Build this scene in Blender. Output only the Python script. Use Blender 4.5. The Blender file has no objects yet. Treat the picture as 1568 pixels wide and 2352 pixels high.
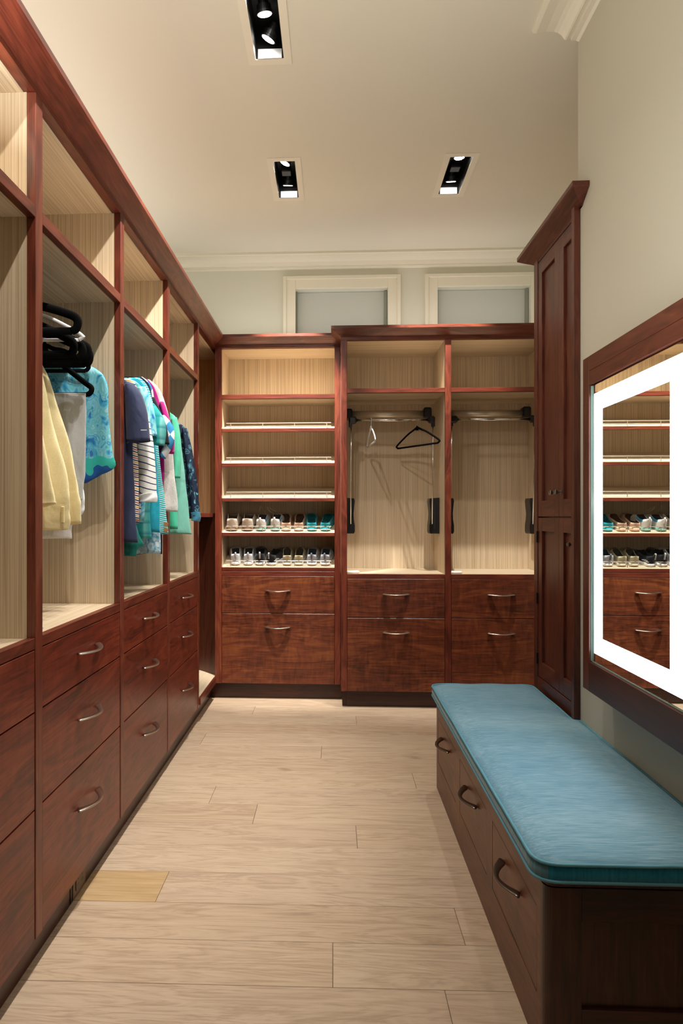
import bpy, bmesh, math, random
from mathutils import Vector, Matrix, noise
R = math.radians
C = bpy.context.scene.collection
SC = bpy.context.scene

# ------------------------------------------------------------------ camera
F, TY, VX, VY, EYE = 1450.0, 0.0453, 764.0, 1186.0, 1.2
cam = bpy.data.cameras.new('camera'); co = bpy.data.objects.new('camera', cam); C.objects.link(co)
co.location = (0, 0, EYE); co.rotation_euler = (R(90), 0, math.atan(TY))
cam.sensor_fit = 'VERTICAL'; cam.sensor_height = 36; cam.lens = F * 36 / 2352
cam.shift_x = (784 - (VX - F * TY)) / 2352; cam.shift_y = (VY - 1176) / 2352
cam.clip_start = 0.02
SC.camera = co
# ------------------------------------------------------------------ world, exposure
w = bpy.data.worlds.new('world'); SC.world = w; w.use_nodes = True
w.node_tree.nodes['Background'].inputs[0].default_value = (0.9, 0.85, 0.75, 1)
w.node_tree.nodes['Background'].inputs[1].default_value = 0.05
SC.view_settings.view_transform = 'Standard'; SC.view_settings.look = 'None'
SC.view_settings.exposure = 0.2; SC.view_settings.gamma = 1; SC.view_settings.use_curve_mapping = False
WARM = (1.0, 0.945, 0.87)          # colour of the recessed spots
SPOT_W = 40                       # watts of one spot
STRIP_E = 9.0                     # mirror light strips

def cove(name, loc, sx, sy, watts, tilt):
    l = bpy.data.lights.new(name, 'AREA'); l.shape = 'RECTANGLE'; l.size = sx; l.size_y = sy; l.energy = watts; l.color = (1.0, .975, .92)
    o = bpy.data.objects.new(name, l); C.objects.link(o); o.location = loc; o.rotation_euler = tilt
    return o
# added, unseen area lights above the cabinets that brighten the ceiling
cove('added_uplight', (-1.25, 1.3, 2.41), .2, 5.6, 12, (R(180), 0, 0))
cove('added_uplight', (-1.20, 1.3, 2.395), .05, 5.6, 33, Vector((-.55, 0, -.83)).to_track_quat('Z', 'Y').to_euler())
cove('added_uplight', (.25, 4.22, 2.41), 2.2, .14, 3.0, (R(180), 0, 0))
# ------------------------------------------------------------------ materials
def srgb(h):
    h = h.lstrip('#'); v = [int(h[i:i + 2], 16) / 255 for i in (0, 2, 4)]
    return tuple(c / 12.92 if c <= .04045 else ((c + .055) / 1.055) ** 2.4 for c in v) + (1,)
def newmat(name, rough=.5, metal=0, spec=.5):
    m = bpy.data.materials.new(name); m.use_nodes = True
    b = m.node_tree.nodes['Principled BSDF']
    b.inputs['Roughness'].default_value = rough; b.inputs['Metallic'].default_value = metal
    b.inputs['Specular IOR Level'].default_value = spec
    return m, m.node_tree, b
def coords(nt, scale=(1, 1, 1), rnd=True, rot=(0, 0, 0)):
    N, L = nt.nodes, nt.links
    tc = N.new('ShaderNodeTexCoord'); mp = N.new('ShaderNodeMapping')
    mp.inputs['Scale'].default_value = scale; mp.inputs['Rotation'].default_value = rot
    if rnd:
        oi = N.new('ShaderNodeObjectInfo'); mu = N.new('ShaderNodeVectorMath'); mu.operation = 'SCALE'
        cb = N.new('ShaderNodeCombineXYZ')
        for i, k in enumerate((7.1, 13.7, 29.3)):
            mm = N.new('ShaderNodeMath'); mm.operation = 'MULTIPLY'; mm.inputs[1].default_value = k
            L.new(oi.outputs['Random'], mm.inputs[0]); L.new(mm.outputs[0], cb.inputs[i])
        ad = N.new('ShaderNodeVectorMath'); ad.operation = 'ADD'
        L.new(tc.outputs['Object'], ad.inputs[0]); L.new(cb.outputs[0], ad.inputs[1])
        L.new(ad.outputs[0], mp.inputs['Vector'])
    else:
        L.new(tc.outputs['Object'], mp.inputs['Vector'])
    return mp.outputs[0]
def tex_noise(nt, vec, scale, detail=4, rough=.5, dist=0):
    n = nt.nodes.new('ShaderNodeTexNoise'); n.inputs['Scale'].default_value = scale
    n.inputs['Detail'].default_value = detail; n.inputs['Roughness'].default_value = rough
    n.inputs['Distortion'].default_value = dist
    nt.links.new(vec, n.inputs['Vector']); return n.outputs['Fac']
def ramp(nt, fac, stops, interp='LINEAR'):
    r = nt.nodes.new('ShaderNodeValToRGB'); r.color_ramp.interpolation = interp
    e = r.color_ramp.elements
    while len(e) < len(stops): e.new(.5)
    for k, (p, c) in enumerate(stops): e[k].position = p; e[k].color = srgb(c) if isinstance(c, str) else c
    nt.links.new(fac, r.inputs['Fac']); return r.outputs['Color']
def mix(nt, a, b, fac, mode='MIX'):
    m = nt.nodes.new('ShaderNodeMix'); m.data_type = 'RGBA'; m.blend_type = mode
    for sock, v in ((m.inputs[6], a), (m.inputs[7], b)):
        if isinstance(v, (str, tuple)): sock.default_value = srgb(v) if isinstance(v, str) else v
        else: nt.links.new(v, sock)
    if isinstance(fac, float): m.inputs[0].default_value = fac
    else: nt.links.new(fac, m.inputs[0])
    return m.outputs[2]
def math_(nt, op, a, b=None):
    m = nt.nodes.new('ShaderNodeMath'); m.operation = op
    for s, v in ((m.inputs[0], a), (m.inputs[1], b)):
        if v is None: continue
        if isinstance(v, (int, float)): s.default_value = v
        else: nt.links.new(v, s)
    return m.outputs[0]
def bump(nt, b, h, strength=.1, dist=.002):
    n = nt.nodes.new('ShaderNodeBump'); n.inputs['Strength'].default_value = strength
    n.inputs['Distance'].default_value = dist
    nt.links.new(h, n.inputs['Height']); nt.links.new(n.outputs[0], b.inputs['Normal'])
def plain(name, col, rough=.5, metal=0, spec=.5):
    m, nt, b = newmat(name, rough, metal, spec); b.inputs['Base Color'].default_value = srgb(col); return m

def axis_scale(ax, along, across):
    return tuple(along if i == ax else across for i in range(3))
def walnut(name, ax, dark='#3b180f', mid='#6d3021', light='#905334', curl=0.0, rough=.34):
    m, nt, b = newmat(name, rough, 0, .5)
    v = coords(nt, axis_scale(ax, .55, 3.4))
    big = tex_noise(nt, v, 2.2, 3, .55, 1.2)
    rings = math_(nt, 'FRACT', math_(nt, 'MULTIPLY', big, 7.0))
    rings = math_(nt, 'ABSOLUTE', math_(nt, 'SUBTRACT', rings, .5))
    v2 = coords(nt, axis_scale(ax, 6, 190))
    fine = tex_noise(nt, v2, 1.0, 4, .6, .3)
    f = math_(nt, 'ADD', math_(nt, 'MULTIPLY', rings, .34), math_(nt, 'MULTIPLY', fine, .6))
    f = math_(nt, 'ADD', f, .06)
    f = math_(nt, 'ADD', f, math_(nt, 'MULTIPLY', math_(nt, 'SUBTRACT', big, .5), .5))
    if curl:
        v3 = coords(nt, axis_scale(ax, 34, 9))
        cu = tex_noise(nt, v3, 1.0, 2, .5, .8)
        v4 = coords(nt, (3, 3, 3)); area = tex_noise(nt, v4, 1.4, 2)
        f = math_(nt, 'ADD', f, math_(nt, 'MULTIPLY', math_(nt, 'MULTIPLY', math_(nt, 'SUBTRACT', cu, .5), area), curl))
    c = ramp(nt, f, [(.2, dark), (.48, mid), (.85, light)])
    nt.links.new(c, b.inputs['Base Color']); bump(nt, b, fine, .06, .001)
    return m
WX, WY, WZ = walnut('walnut_x', 0), walnut('walnut_y', 1), walnut('walnut_z', 2)
WXC = walnut('walnut_figured_x', 0, '#3a1a10', '#6b3521', '#94572f', .8)
WYD = walnut('walnut_drawer_y', 1, '#38140d', '#6e2a1b', '#93492c', .35)
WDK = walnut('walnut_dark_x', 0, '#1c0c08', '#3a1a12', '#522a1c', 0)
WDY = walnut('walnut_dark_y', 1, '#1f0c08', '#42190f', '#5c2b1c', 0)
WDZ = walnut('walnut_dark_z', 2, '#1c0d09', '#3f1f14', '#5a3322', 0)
WTZ = walnut('walnut_tall_z', 2, '#30130b', '#58281a', '#744028', 0, .38)
WTY = walnut('walnut_tall_y', 1, '#30130b', '#58281a', '#744028', 0, .38)
WBY = walnut('walnut_bench_y', 1, '#40200f', '#6b3a20', '#8c5732', .3, .38)
def rift(name, ax, base='#d6c3a6', dark='#b5a085', rough=.5):
    m, nt, b = newmat(name, rough, 0, .35)
    v = coords(nt, axis_scale(ax, 1.5, 330)); f = tex_noise(nt, v, 1.0, 2, .6)
    v2 = coords(nt, axis_scale(ax, .6, 14)); g = tex_noise(nt, v2, 1.0, 2)
    f = math_(nt, 'ADD', math_(nt, 'MULTIPLY', f, .94), math_(nt, 'MULTIPLY', g, .08))
    c = ramp(nt, f, [(.36, dark), (.56, base), (.8, '#e0cdae')])
    nt.links.new(c, b.inputs['Base Color']); bump(nt, b, f, .05, .0005)
    return m
OX, OY, OZ = rift('rift_oak_x', 0), rift('rift_oak_y', 1), rift('rift_oak_z', 2)
def floor_mat():
    m, nt, b = newmat('oak_floor', .42, 0, .4)
    v = coords(nt, (.8, 7, 7)); big = tex_noise(nt, v, 2.0, 4, .6, 1.4)
    rg = math_(nt, 'ABSOLUTE', math_(nt, 'SUBTRACT', math_(nt, 'FRACT', math_(nt, 'MULTIPLY', big, 6.0)), .5))
    v2 = coords(nt, (6, 150, 150)); fine = tex_noise(nt, v2, 1.0, 3, .6)
    f = math_(nt, 'ADD', math_(nt, 'MULTIPLY', rg, .5), math_(nt, 'MULTIPLY', fine, .55))
    c = ramp(nt, f, [(.2, '#a08468'), (.42, '#c8ae92'), (.72, '#dcc7aa')])
    oi = nt.nodes.new('ShaderNodeObjectInfo')
    tint = ramp(nt, oi.outputs['Random'], [(0, '#c9b097'), (.3, '#e2cfb6'), (.6, '#cfb8a5'), (.85, '#dfcbb0'), (1, '#c9ae97')])
    c = mix(nt, c, tint, .38)
    vk = coords(nt, (2.2, 6, 6)); k = tex_noise(nt, vk, 1.6, 1)
    c = mix(nt, c, '#6e5546', ramp(nt, k, [(.76, (0, 0, 0, 1)), (.82, (.7, .7, .7, 1))]))
    nt.links.new(c, b.inputs['Base Color']); bump(nt, b, fine, .05, .0006)
    return m
FLOOR = floor_mat()
def gold_floor():
    m, nt, b = newmat('oak_floor_golden', .42, 0, .4)
    v = coords(nt, (6, 120, 120)); f = tex_noise(nt, v, 1, 3)
    nt.links.new(ramp(nt, f, [(.3, '#bb9a70'), (.7, '#d2b489')]), b.inputs['Base Color']); return m
FLOOR_G = gold_floor()
def paint(name, col, rough=.6):
    m, nt, b = newmat(name, rough, 0, .25)
    v = coords(nt, (1, 1, 1), False); f = tex_noise(nt, v, 220, 2)
    nt.links.new(mix(nt, col, '#ffffff', math_(nt, 'MULTIPLY', f, .03)), b.inputs['Base Color'])
    bump(nt, b, f, .03, .0005); return m
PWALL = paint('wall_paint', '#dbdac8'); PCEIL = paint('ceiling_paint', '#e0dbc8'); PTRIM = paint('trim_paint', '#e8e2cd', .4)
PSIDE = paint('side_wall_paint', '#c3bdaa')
PSHADE = plain('window_shade', '#c9ccc2', .7)
NICKEL = plain('satin_nickel', '#cfc8bc', .28, 1)
PEWTER = plain('dark_pewter', '#8d857b', .3, 1)
CHROME = plain('chrome', '#dedede', .12, 1)
ALU = plain('brushed_aluminium', '#d8cfc0', .38, .85)
BLACKP = plain('black_plastic', '#0c0c0d', .35)
BLACKV = plain('black_velvet', '#050506', .95, 0, .1)
BLACKM = plain('black_metal', '#0a0a0a', .45)
WHITEP = plain('white_plastic', '#e8e8ea', .35)
GREYP = plain('grey_plastic', '#a9a9a6', .4)
DARKIN = plain('dark_recess', '#120706', .9)  # near-black fill: shade inside gaps and cases put into the colour
BROWNP = plain('brown_outlet_plastic', '#5a3f33', .4)
def emit(name, col, e):
    m, nt, b = newmat(name); b.inputs['Base Color'].default_value = (0, 0, 0, 1)
    b.inputs['Emission Color'].default_value = col; b.inputs['Emission Strength'].default_value = e; return m
LAMP = emit('lamp_lens', (1, .95, .88, 1), 30)
LAMPOFF = emit('lamp_lens_far', (1, .96, .9, 1), 4)
LED = emit('led_strip', (.93, .97, 1, 1), STRIP_E)
MIRROR = plain('mirror_silver', '#e6ebe8', .0, 1)
GLASSE = plain('glass_edge', '#8fb0a6', .15)

# ------------------------------------------------------------------ mesh helpers
def link(name, me, mat, parent=None, off=(0, 0, 0)):
    o = bpy.data.objects.new(name, me); C.objects.link(o)
    if mat is not None:
        for m in (mat if isinstance(mat, (list, tuple)) else [mat]): me.materials.append(m)
    if parent is not None: o.parent = parent
    return o
def tag(o, label=None, cat=None, group=None, kind=None):
    if label: o['label'] = label
    if cat: o['category'] = cat
    if group: o['group'] = group
    if kind: o['kind'] = kind
    return o
def thing(name, loc, label, cat, group=None):
    o = bpy.data.objects.new(name, None); C.objects.link(o); o.location = loc; o.empty_display_size = .05
    return tag(o, label, cat, group)
def worldoff(parent):
    v = Vector((0, 0, 0)); p = parent
    while p is not None: v += p.location; p = p.parent
    return v
def from_bm(name, bm, mat, parent=None, smooth=False, origin=None):
    """bm in world coordinates; the object gets its origin at its own centre"""
    vs = bm.verts
    if origin is None:
        lo = Vector((min(v.co.x for v in vs), min(v.co.y for v in vs), min(v.co.z for v in vs)))
        hi = Vector((max(v.co.x for v in vs), max(v.co.y for v in vs), max(v.co.z for v in vs)))
        origin = Vector(((lo.x + hi.x) / 2, (lo.y + hi.y) / 2, lo.z))
    origin = Vector(origin)
    for v in vs: v.co -= origin
    bmesh.ops.recalc_face_normals(bm, faces=bm.faces)
    me = bpy.data.meshes.new(name); bm.to_mesh(me); bm.free()
    if smooth:
        for p in me.polygons: p.use_smooth = True
    o = link(name, me, mat, parent)
    o.location = origin - (worldoff(parent) if parent is not None else Vector((0, 0, 0)))
    return o
def add_box(bm, x0, x1, y0, y1, z0, z1, bev=0, mi=0):
    if x1 < x0: x0, x1 = x1, x0
    if y1 < y0: y0, y1 = y1, y0
    r = bmesh.ops.create_cube(bm, size=1)
    for v in r['verts']:
        v.co = Vector(((x0 + x1) / 2 + v.co.x * (x1 - x0), (y0 + y1) / 2 + v.co.y * (y1 - y0), (z0 + z1) / 2 + v.co.z * (z1 - z0)))
    fs = set(f for v in r['verts'] for f in v.link_faces)
    for f in fs: f.material_index = mi
    if bev:
        es = list(set(e for v in r['verts'] for e in v.link_edges))
        bmesh.ops.bevel(bm, geom=es, offset=bev, segments=1, affect='EDGES', profile=.5)
def box(name, x0, x1, y0, y1, z0, z1, mat, parent=None, bev=.001):
    bm = bmesh.new(); add_box(bm, x0, x1, y0, y1, z0, z1, bev)
    return from_bm(name, bm, mat, parent)
def slab(name, ax, a0, a1, u0, u1, v0, v1, holes, mat, parent=None):
    """slab normal to axis ax between a0 and a1, spanning u,v, with rectangular holes (u0,u1,v0,v1)"""
    us = sorted(set([u0, u1] + [h for q in holes for h in q[:2]])); vs = sorted(set([v0, v1] + [h for q in holes for h in q[2:]]))
    us = [u for u in us if u0 <= u <= u1]; vs = [v for v in vs if v0 <= v <= v1]
    bm = bmesh.new(); V = {}
    def P(a, u, v):
        k = (a, u, v)
        if k not in V:
            c = [u, v]; c.insert(ax, a); V[k] = bm.verts.new(c)
        return V[k]
    solid = lambda i, j: 0 <= i < len(us) - 1 and 0 <= j < len(vs) - 1 and not any(
        q[0] < (us[i] + us[i + 1]) / 2 < q[1] and q[2] < (vs[j] + vs[j + 1]) / 2 < q[3] for q in holes)
    for i in range(len(us) - 1):
        for j in range(len(vs) - 1):
            if not solid(i, j): continue
            A, B, Cc, D = us[i], us[i + 1], vs[j], vs[j + 1]
            for a in (a0, a1): bm.faces.new([P(a, A, Cc), P(a, B, Cc), P(a, B, D), P(a, A, D)])
            if not solid(i - 1, j): bm.faces.new([P(a0, A, Cc), P(a1, A, Cc), P(a1, A, D), P(a0, A, D)])
            if not solid(i + 1, j): bm.faces.new([P(a0, B, Cc), P(a1, B, Cc), P(a1, B, D), P(a0, B, D)])
            if not solid(i, j - 1): bm.faces.new([P(a0, A, Cc), P(a1, A, Cc), P(a1, B, Cc), P(a0, B, Cc)])
            if not solid(i, j + 1): bm.faces.new([P(a0, A, D), P(a1, A, D), P(a1, B, D), P(a0, B, D)])
    return from_bm(name, bm, mat, parent)
def add_tube(bm, pts, rad, n=10, caps=True, mi=0, flat=None):
    """tube through points; rad a number or list; flat=(a,b) scales the two cross axes"""
    pts = [Vector(p) for p in pts]
    rs = rad if isinstance(rad, (list, tuple)) else [rad] * len(pts)
    rings = []; up = None
    for i, p in enumerate(pts):
        t = (pts[min(i + 1, len(pts) - 1)] - pts[max(i - 1, 0)]).normalized()
        if up is None:
            up = Vector((0, 0, 1)) if abs(t.z) < .9 else Vector((0, 1, 0))
        s = t.cross(up)
        if s.length < 1e-5: s = t.cross(Vector((1, 0, 0)))
        s.normalize(); u = s.cross(t).normalized(); up = u
        fa, fb = flat if flat else (1, 1)
        rings.append([bm.verts.new(p + s * math.cos(a) * rs[i] * fa + u * math.sin(a) * rs[i] * fb)
                      for a in [2 * math.pi * k / n for k in range(n)]])
    for a, b in zip(rings, rings[1:]):
        for k in range(n):
            f = bm.faces.new([a[k], a[(k + 1) % n], b[(k + 1) % n], b[k]]); f.material_index = mi
    if caps:
        bm.faces.new(rings[0]).material_index = mi; bm.faces.new(rings[-1]).material_index = mi
    return rings
def tube(name, pts, rad, mat, parent=None, n=10, flat=None):
    bm = bmesh.new(); add_tube(bm, pts, rad, n, flat=flat); return from_bm(name, bm, mat, parent, True)
def add_prism(bm, prof, ax, a0, a1, m0=None, m1=None):
    """profile of (u,v) pairs swept along axis ax; m0/m1: mitre functions giving the end offset for a (u,v)"""
    def P(a, u, v):
        c = [u, v]; c.insert(ax, a); return bm.verts.new(c)
    A = [P(a0 + (m0(u, v) if m0 else 0), u, v) for u, v in prof]; B = [P(a1 + (m1(u, v) if m1 else 0), u, v) for u, v in prof]
    n = len(prof)
    for k in range(n): bm.faces.new([A[k], A[(k + 1) % n], B[(k + 1) % n], B[k]])
    bm.faces.new(A); bm.faces.new(B)
def smooth_pts(P, n):
    """Catmull-Rom through P -> n points"""
    P = [Vector(p) for p in P]; out = []
    for i in range(n):
        s = i / (n - 1) * (len(P) - 1); k = min(int(s), len(P) - 2); t = s - k
        p0, p1, p2, p3 = P[max(k - 1, 0)], P[k], P[k + 1], P[min(k + 2, len(P) - 1)]
        out.append(.5 * ((2 * p1) + (p2 - p0) * t + (2 * p0 - 5 * p1 + 4 * p2 - p3) * t * t + (3 * p1 - p0 - 3 * p2 + p3) * t ** 3))
    return out

# ------------------------------------------------------------------ key dimensions (metres)
XL = -.772                     # front plane of the left run
XTOE = -.809
XBK = -1.38                    # back of the left run
DIV = [.969, 1.626, 2.283, 2.940, 3.597]      # divider centres along the left run
DB = 4.115                     # front plane of the shoe unit
DR = 3.96                      # front plane of the two units right of it
DBACK = 4.42
ZC = 3.0                       # ceiling
XW = .905                      # right wall
DWALL = 4.45
BEHIND = -2.4

# ------------------------------------------------------------------ setting
fl = box('floor', -1.5, 1.6, BEHIND, 4.6, -.06, -.016, plain('subfloor', '#7a6551', .8), None, 0)
tag(fl, kind='structure')
JO = {0: [0.0], 1: [.371], 2: [-.552], 3: [1.0], 4: [.089], 5: [-.313], 6: [-.518], 7: [.369], 8: [-1.0], 9: [-.058],
      10: [-.698], 11: [.9], 12: [.138], 13: [-.4875], 14: [.6]}
PL0, PLP, SK = 1.610, .1695, .0138
random.seed(4)
for k in range(-24, 17):
    y0 = PL0 + PLP * k; y1 = y0 + PLP
    js = JO.get(k, [random.uniform(-.7, .45)])
    xs = [-1.48] + js + [1.5]
    for a, b_ in zip(xs, xs[1:]):
        if b_ - a < .05: continue
        bm = bmesh.new(); add_box(bm, a + .0006, b_ - .0006, y0 + .0007, y1 - .0007, -.016, 0, .0008)
        for v in bm.verts: v.co.y += SK * v.co.x
        gold = (k == 2 and b_ < 0)
        p = from_bm('plank', bm, FLOOR_G if gold else FLOOR, fl)
        if gold: p['label'] = 'golden yellow short plank'
FIX = [(-.303, -.192, 3.19, 3.56), (-.303, -.192, 2.10, 2.475), (.588, .70, 3.19, 3.56), (-.303, -.192, 1.01, 1.385)]
tag(slab('ceiling', 2, ZC, ZC + .05, -1.5, 1.6, BEHIND, 4.6, FIX, PCEIL), kind='structure')
WIN = [(-.262, .385, 2.2, 2.80), (.73, 1.37, 2.2, 2.80)]
tag(slab('wall_back', 1, DWALL, DWALL + .12, -1.5, 1.6, 0, ZC, WIN, PWALL), kind='structure')
tag(box('wall_left', -1.5, -1.40, BEHIND, DWALL, 0, ZC, PWALL, None, 0), kind='structure')
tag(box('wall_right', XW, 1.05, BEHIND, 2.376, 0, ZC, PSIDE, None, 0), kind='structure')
tag(box('wall_alcove_right', 1.40, 1.55, 2.376, DWALL, 0, ZC, PWALL, None, 0), kind='structure')
tag(box('wall_alcove_front', 1.05, 1.40, 2.25, 2.37, 0, ZC, PWALL, None, 0), kind='structure')
tag(box('wall_front', -1.5, XW, BEHIND - .1, BEHIND, 0, ZC, plain('wall_front_darkened', '#4a2a1c', .6), None, 0), kind='structure')  # unseen wall, coloured dark to cut light reaching the bench end
# cove crown mouldings, profile as (distance from wall, drop from ceiling)
COVE = [(0, 0), (.168, 0), (.168, .013), (.155, .016), (.12, .010), (.09, .011), (.075, .016), (.062, .026), (.052, .042), (.045, .044),
        (.040, .036), (.030, .036), (.027, .046), (.010, .046), (0, .052)]
bm = bmesh.new(); add_prism(bm, [(XW - d, ZC - h) for d, h in COVE], 1, BEHIND, 2.37)
tag(from_bm('trim_1', bm, PTRIM), kind='structure')
bm = bmesh.new(); add_prism(bm, [(DWALL - d, ZC - h * 1.15) for d, h in COVE], 0, -1.40, 1.40)
tag(from_bm('trim_2', bm, PTRIM), kind='structure')
for i, (a, b_, c, d) in enumerate(WIN):
    wn = box('window_%d' % (i + 1), a + .002, b_ - .002, DWALL + .06, DWALL + .075, c + .002, d - .002, PSHADE, None, 0)
    tag(wn, kind='structure')
    bm = bmesh.new()
    cw = .088
    # casing: two legs and a head with a stepped profile and mitred corners
    for (x0, x1, z0, z1) in ((a - cw, a, c, d + cw), (b_, b_ + cw, c, d + cw), (a, b_, d, d + cw)):
        add_box(bm, x0, x1, DWALL - .018, DWALL - .0005, z0, z1, .002)
    q = .024
    add_box(bm, a - cw, a - cw + q, DWALL - .027, DWALL - .017, c, d + cw, .002)
    add_box(bm, b_ + cw - q, b_ + cw, DWALL - .027, DWALL - .017, c, d + cw, .002)
    add_box(bm, a - cw + q, b_ + cw - q, DWALL - .027, DWALL - .017, d + cw - q, d + cw, .002)
    from_bm('window_casing', bm, PTRIM, wn)
    box('shade_edge', b_ - .022, b_ - .003, DWALL + .035, DWALL + .06, c, d - .004, plain('shade_side', '#8f9184', .7), wn, 0)
    box('shade_edge', a + .003, a + .012, DWALL + .035, DWALL + .06, c, d - .004, plain('shade_side_b', '#8f9184', .7), wn, 0)

# ------------------------------------------------------------------ handles
def handle_bm(L=.158, out=.038):
    """arched pull in local axes: x along, -y outwards, z up; feet on y=0"""
    bm = bmesh.new(); n = 22; rings = []
    for i in range(n + 1):
        s = -1 + 2 * i / n; a = abs(s)
        x = s * L / 2 * (1 if a < .9 else 1); y = -out * (1 - a ** 1.9)
        wi = .0062 + .0070 * a ** 1.6; th = .0024 + .0008 * a
        # tangent in plane
        dy = out * 1.9 * a ** .9 * (1 if s > 0 else -1); dx = L / 2
        t = Vector((dx, dy, 0)).normalized(); nrm = Vector((-t.y, t.x, 0))
        c = Vector((x, y, -.0028 * (1 - a ** 1.5)))
        ring = []
        for (u, v) in ((-1, -.55), (-.6, -1), (.6, -1), (1, -.55), (1, .55), (.6, 1), (-.6, 1), (-1, .55)):
            p = c + nrm * (u * wi) + Vector((0, 0, 1)) * (v * th)
            p.y = min(p.y, 0.0)
            ring.append(bm.verts.new(p))
        rings.append(ring)
    for a, b_ in zip(rings, rings[1:]):
        for k in range(8): bm.faces.new([a[k], a[(k + 1) % 8], b_[(k + 1) % 8], b_[k]])
    bm.faces.new(rings[0]); bm.faces.new(rings[-1])
    bmesh.ops.recalc_face_normals(bm, faces=bm.faces)
    return bm
_hm = bpy.data.meshes.new('handle'); _b = handle_bm(); _b.to_mesh(_hm); _b.free(); _hm.materials.append(NICKEL)
for p in _hm.polygons: p.use_smooth = True
_hm2 = _hm.copy(); _hm2.materials.clear(); _hm2.materials.append(PEWTER)
def handle(parent, pos, rz, mesh=None):
    o = bpy.data.objects.new('handle', mesh or _hm); C.objects.link(o); o.parent = parent
    o.rotation_euler = (0, 0, rz); o.location = Vector(pos) - worldoff(parent); return o

# ------------------------------------------------------------------ left run of closet bays
bay_txt = {0: 'nearest walnut and pale oak closet bay on the left wall, cut off by the frame',
           1: 'walnut closet bay on the left holding yellow trousers and blue print shorts',
           2: 'walnut closet bay on the left packed with navy, striped and teal tops',
           3: 'narrow-looking left closet bay with mint and dark patterned tops, next to the corner'}
random.seed(9)
HW = .020
def left_bay(i, d0, d1):
    root = thing('closet_cabinet', (-1.08, (d0 + d1) / 2, 0), bay_txt[i], 'cabinet')
    a, b_ = d0 + HW, d1 - HW
    # interior panels in pale oak; the divider on the far side belongs to this bay
    far = b_ + 2 * HW - .0006 if i < 3 else b_ + .032
    box('side_panel', XBK, XL - .0225, b_ + .0004, far, .10, 2.303, OZ, root, 0)
    if i == 0: box('side_panel', XBK, XL - .0225, d0 - HW + .001, a - .0004, .10, 2.303, OZ, root, 0)
    box('back_panel', XBK - .012, XBK - .0003, a, b_, .11, 2.303, OZ, root, 0)
    box('stile', XL - .022, XL + .002, b_ + .0002, far, .10, 2.303, WZ, root, .0015)
    if i == 0: box('stile', XL - .022, XL + .002, d0 - HW + .001, a - .0002, .10, 2.303, WZ, root, .0015)
    box('top_panel', XBK, XL - .031, a, b_, 2.303, 2.325, OY, root, 0)
    s = box('shelf', XBK, XL - .022, a, b_, 1.979, 2.007, OY, root, 0)
    box('shelf_edge', XL - .022, XL + .001, a, b_, 1.977, 2.009, WY, root, .001)
    box('counter', XBK, XL - .022, a, b_, .856, .882, OY, root, 0)
    box('counter_edge', XL - .022, XL, a, b_, .855, .884, WY, root, .001)
    box('base_carcass', XBK, XL - .024, a, b_, .10, .853, DARKIN, root, 0)
    for (z0, z1) in ((.6925, .852), (.4395, .6885), (.102, .4355)):
        dr = box('drawer', XL - .021, XL, a + .0018, b_ - .0018, z0, z1, WYD, root, .0012)
        zc = (z0 + z1) / 2 + .012 if z1 > .5 else z1 - .125
        if z1 > .5 and z1 < .8: zc = (z0 + z1) / 2 + .02
        handle(dr, (XL, (a + b_) / 2, zc), R(90))
    return root
bays = []
for i in range(4):
    bays.append(left_bay(i, DIV[i], DIV[i + 1]))
# extra bay behind the camera side so the run does not stop in view
tag(box('closet_cabinet', XBK, XL, -1.6, DIV[0] - HW - .001, .10, 2.303, WY, None, .001),
    'walnut closet run continuing beside the viewer, beyond the frame', 'cabinet')
# corner recess
cr = thing('corner_cabinet', (-1.05, 3.95, 0), 'tall open corner recess between the left bays and the shoe shelves', 'cabinet')
box('back_panel', XBK, XL - .03, DBACK - .01, DBACK, .153, 2.303, rift('rift_oak_shaded_z', 2, '#c99b68', '#a87a4b'), cr, 0)  # darker copy of the oak, recess shade put into its colour
box('top_panel', XBK, XL - .031, DIV[4] + .013, DBACK, 2.303, 2.325, OY, cr, 0)
box('side_panel', XBK - .012, XBK, DIV[4] + .013, DBACK, .153, 2.303, OZ, cr, 0)
box('shelf', XBK, XL - .02, DIV[4] + .4, DBACK - .011, 1.195, 1.222, WX, cr, .001)
box('base_shelf', XBK, -.7735, DIV[4] + .013, DBACK - .011, .112, .1527, [OY], cr, 0)
box('base_edge', XL - .001, XL + .012, DIV[4] + .013, DB - .03, .112, .1527, WY, cr, .001)
bm = bmesh.new(); add_prism(bm, [(-.7735, 4.139), (-.905, 4.262), (-1.37, 4.400), (-1.37, 4.408), (-.91, 4.275), (-.7735, 4.153)], 2, .153, 1.194)
from_bm('diagonal_panel', bm, walnut('walnut_corner_shaded_z', 2, '#3a180f', '#5a2a1c', '#75402a'), cr)  # walnut darkened to carry the shade of the corner
# toe kick and crown of the left run
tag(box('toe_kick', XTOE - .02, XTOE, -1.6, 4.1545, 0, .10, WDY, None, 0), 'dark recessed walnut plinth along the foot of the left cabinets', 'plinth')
CR = [(0, 2.300), (0, 2.317), (.004, 2.322), (.030, 2.337), (.054, 2.352), (.062, 2.356), (.062, 2.373), (0, 2.373), (-.03, 2.373), (-.03, 2.300)]
CRF = [(d if d > 0 else d, z) for d, z in CR]
bm = bmesh.new()
add_prism(bm, [(XL + d, z + .004) for d, z in CRF], 1, -1.6, DB, None, lambda u, v: -(u - XL))
crown = from_bm('crown_moulding', bm, WY)
tag(crown, 'long walnut crown moulding capping the left closet bays', 'moulding')
tag(box('cabinet_top', -1.39, XL - .031, -1.6, DBACK, 2.327, 2.370, WY, None, 0), 'walnut top board lying on the left closet bays', 'board')
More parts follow.
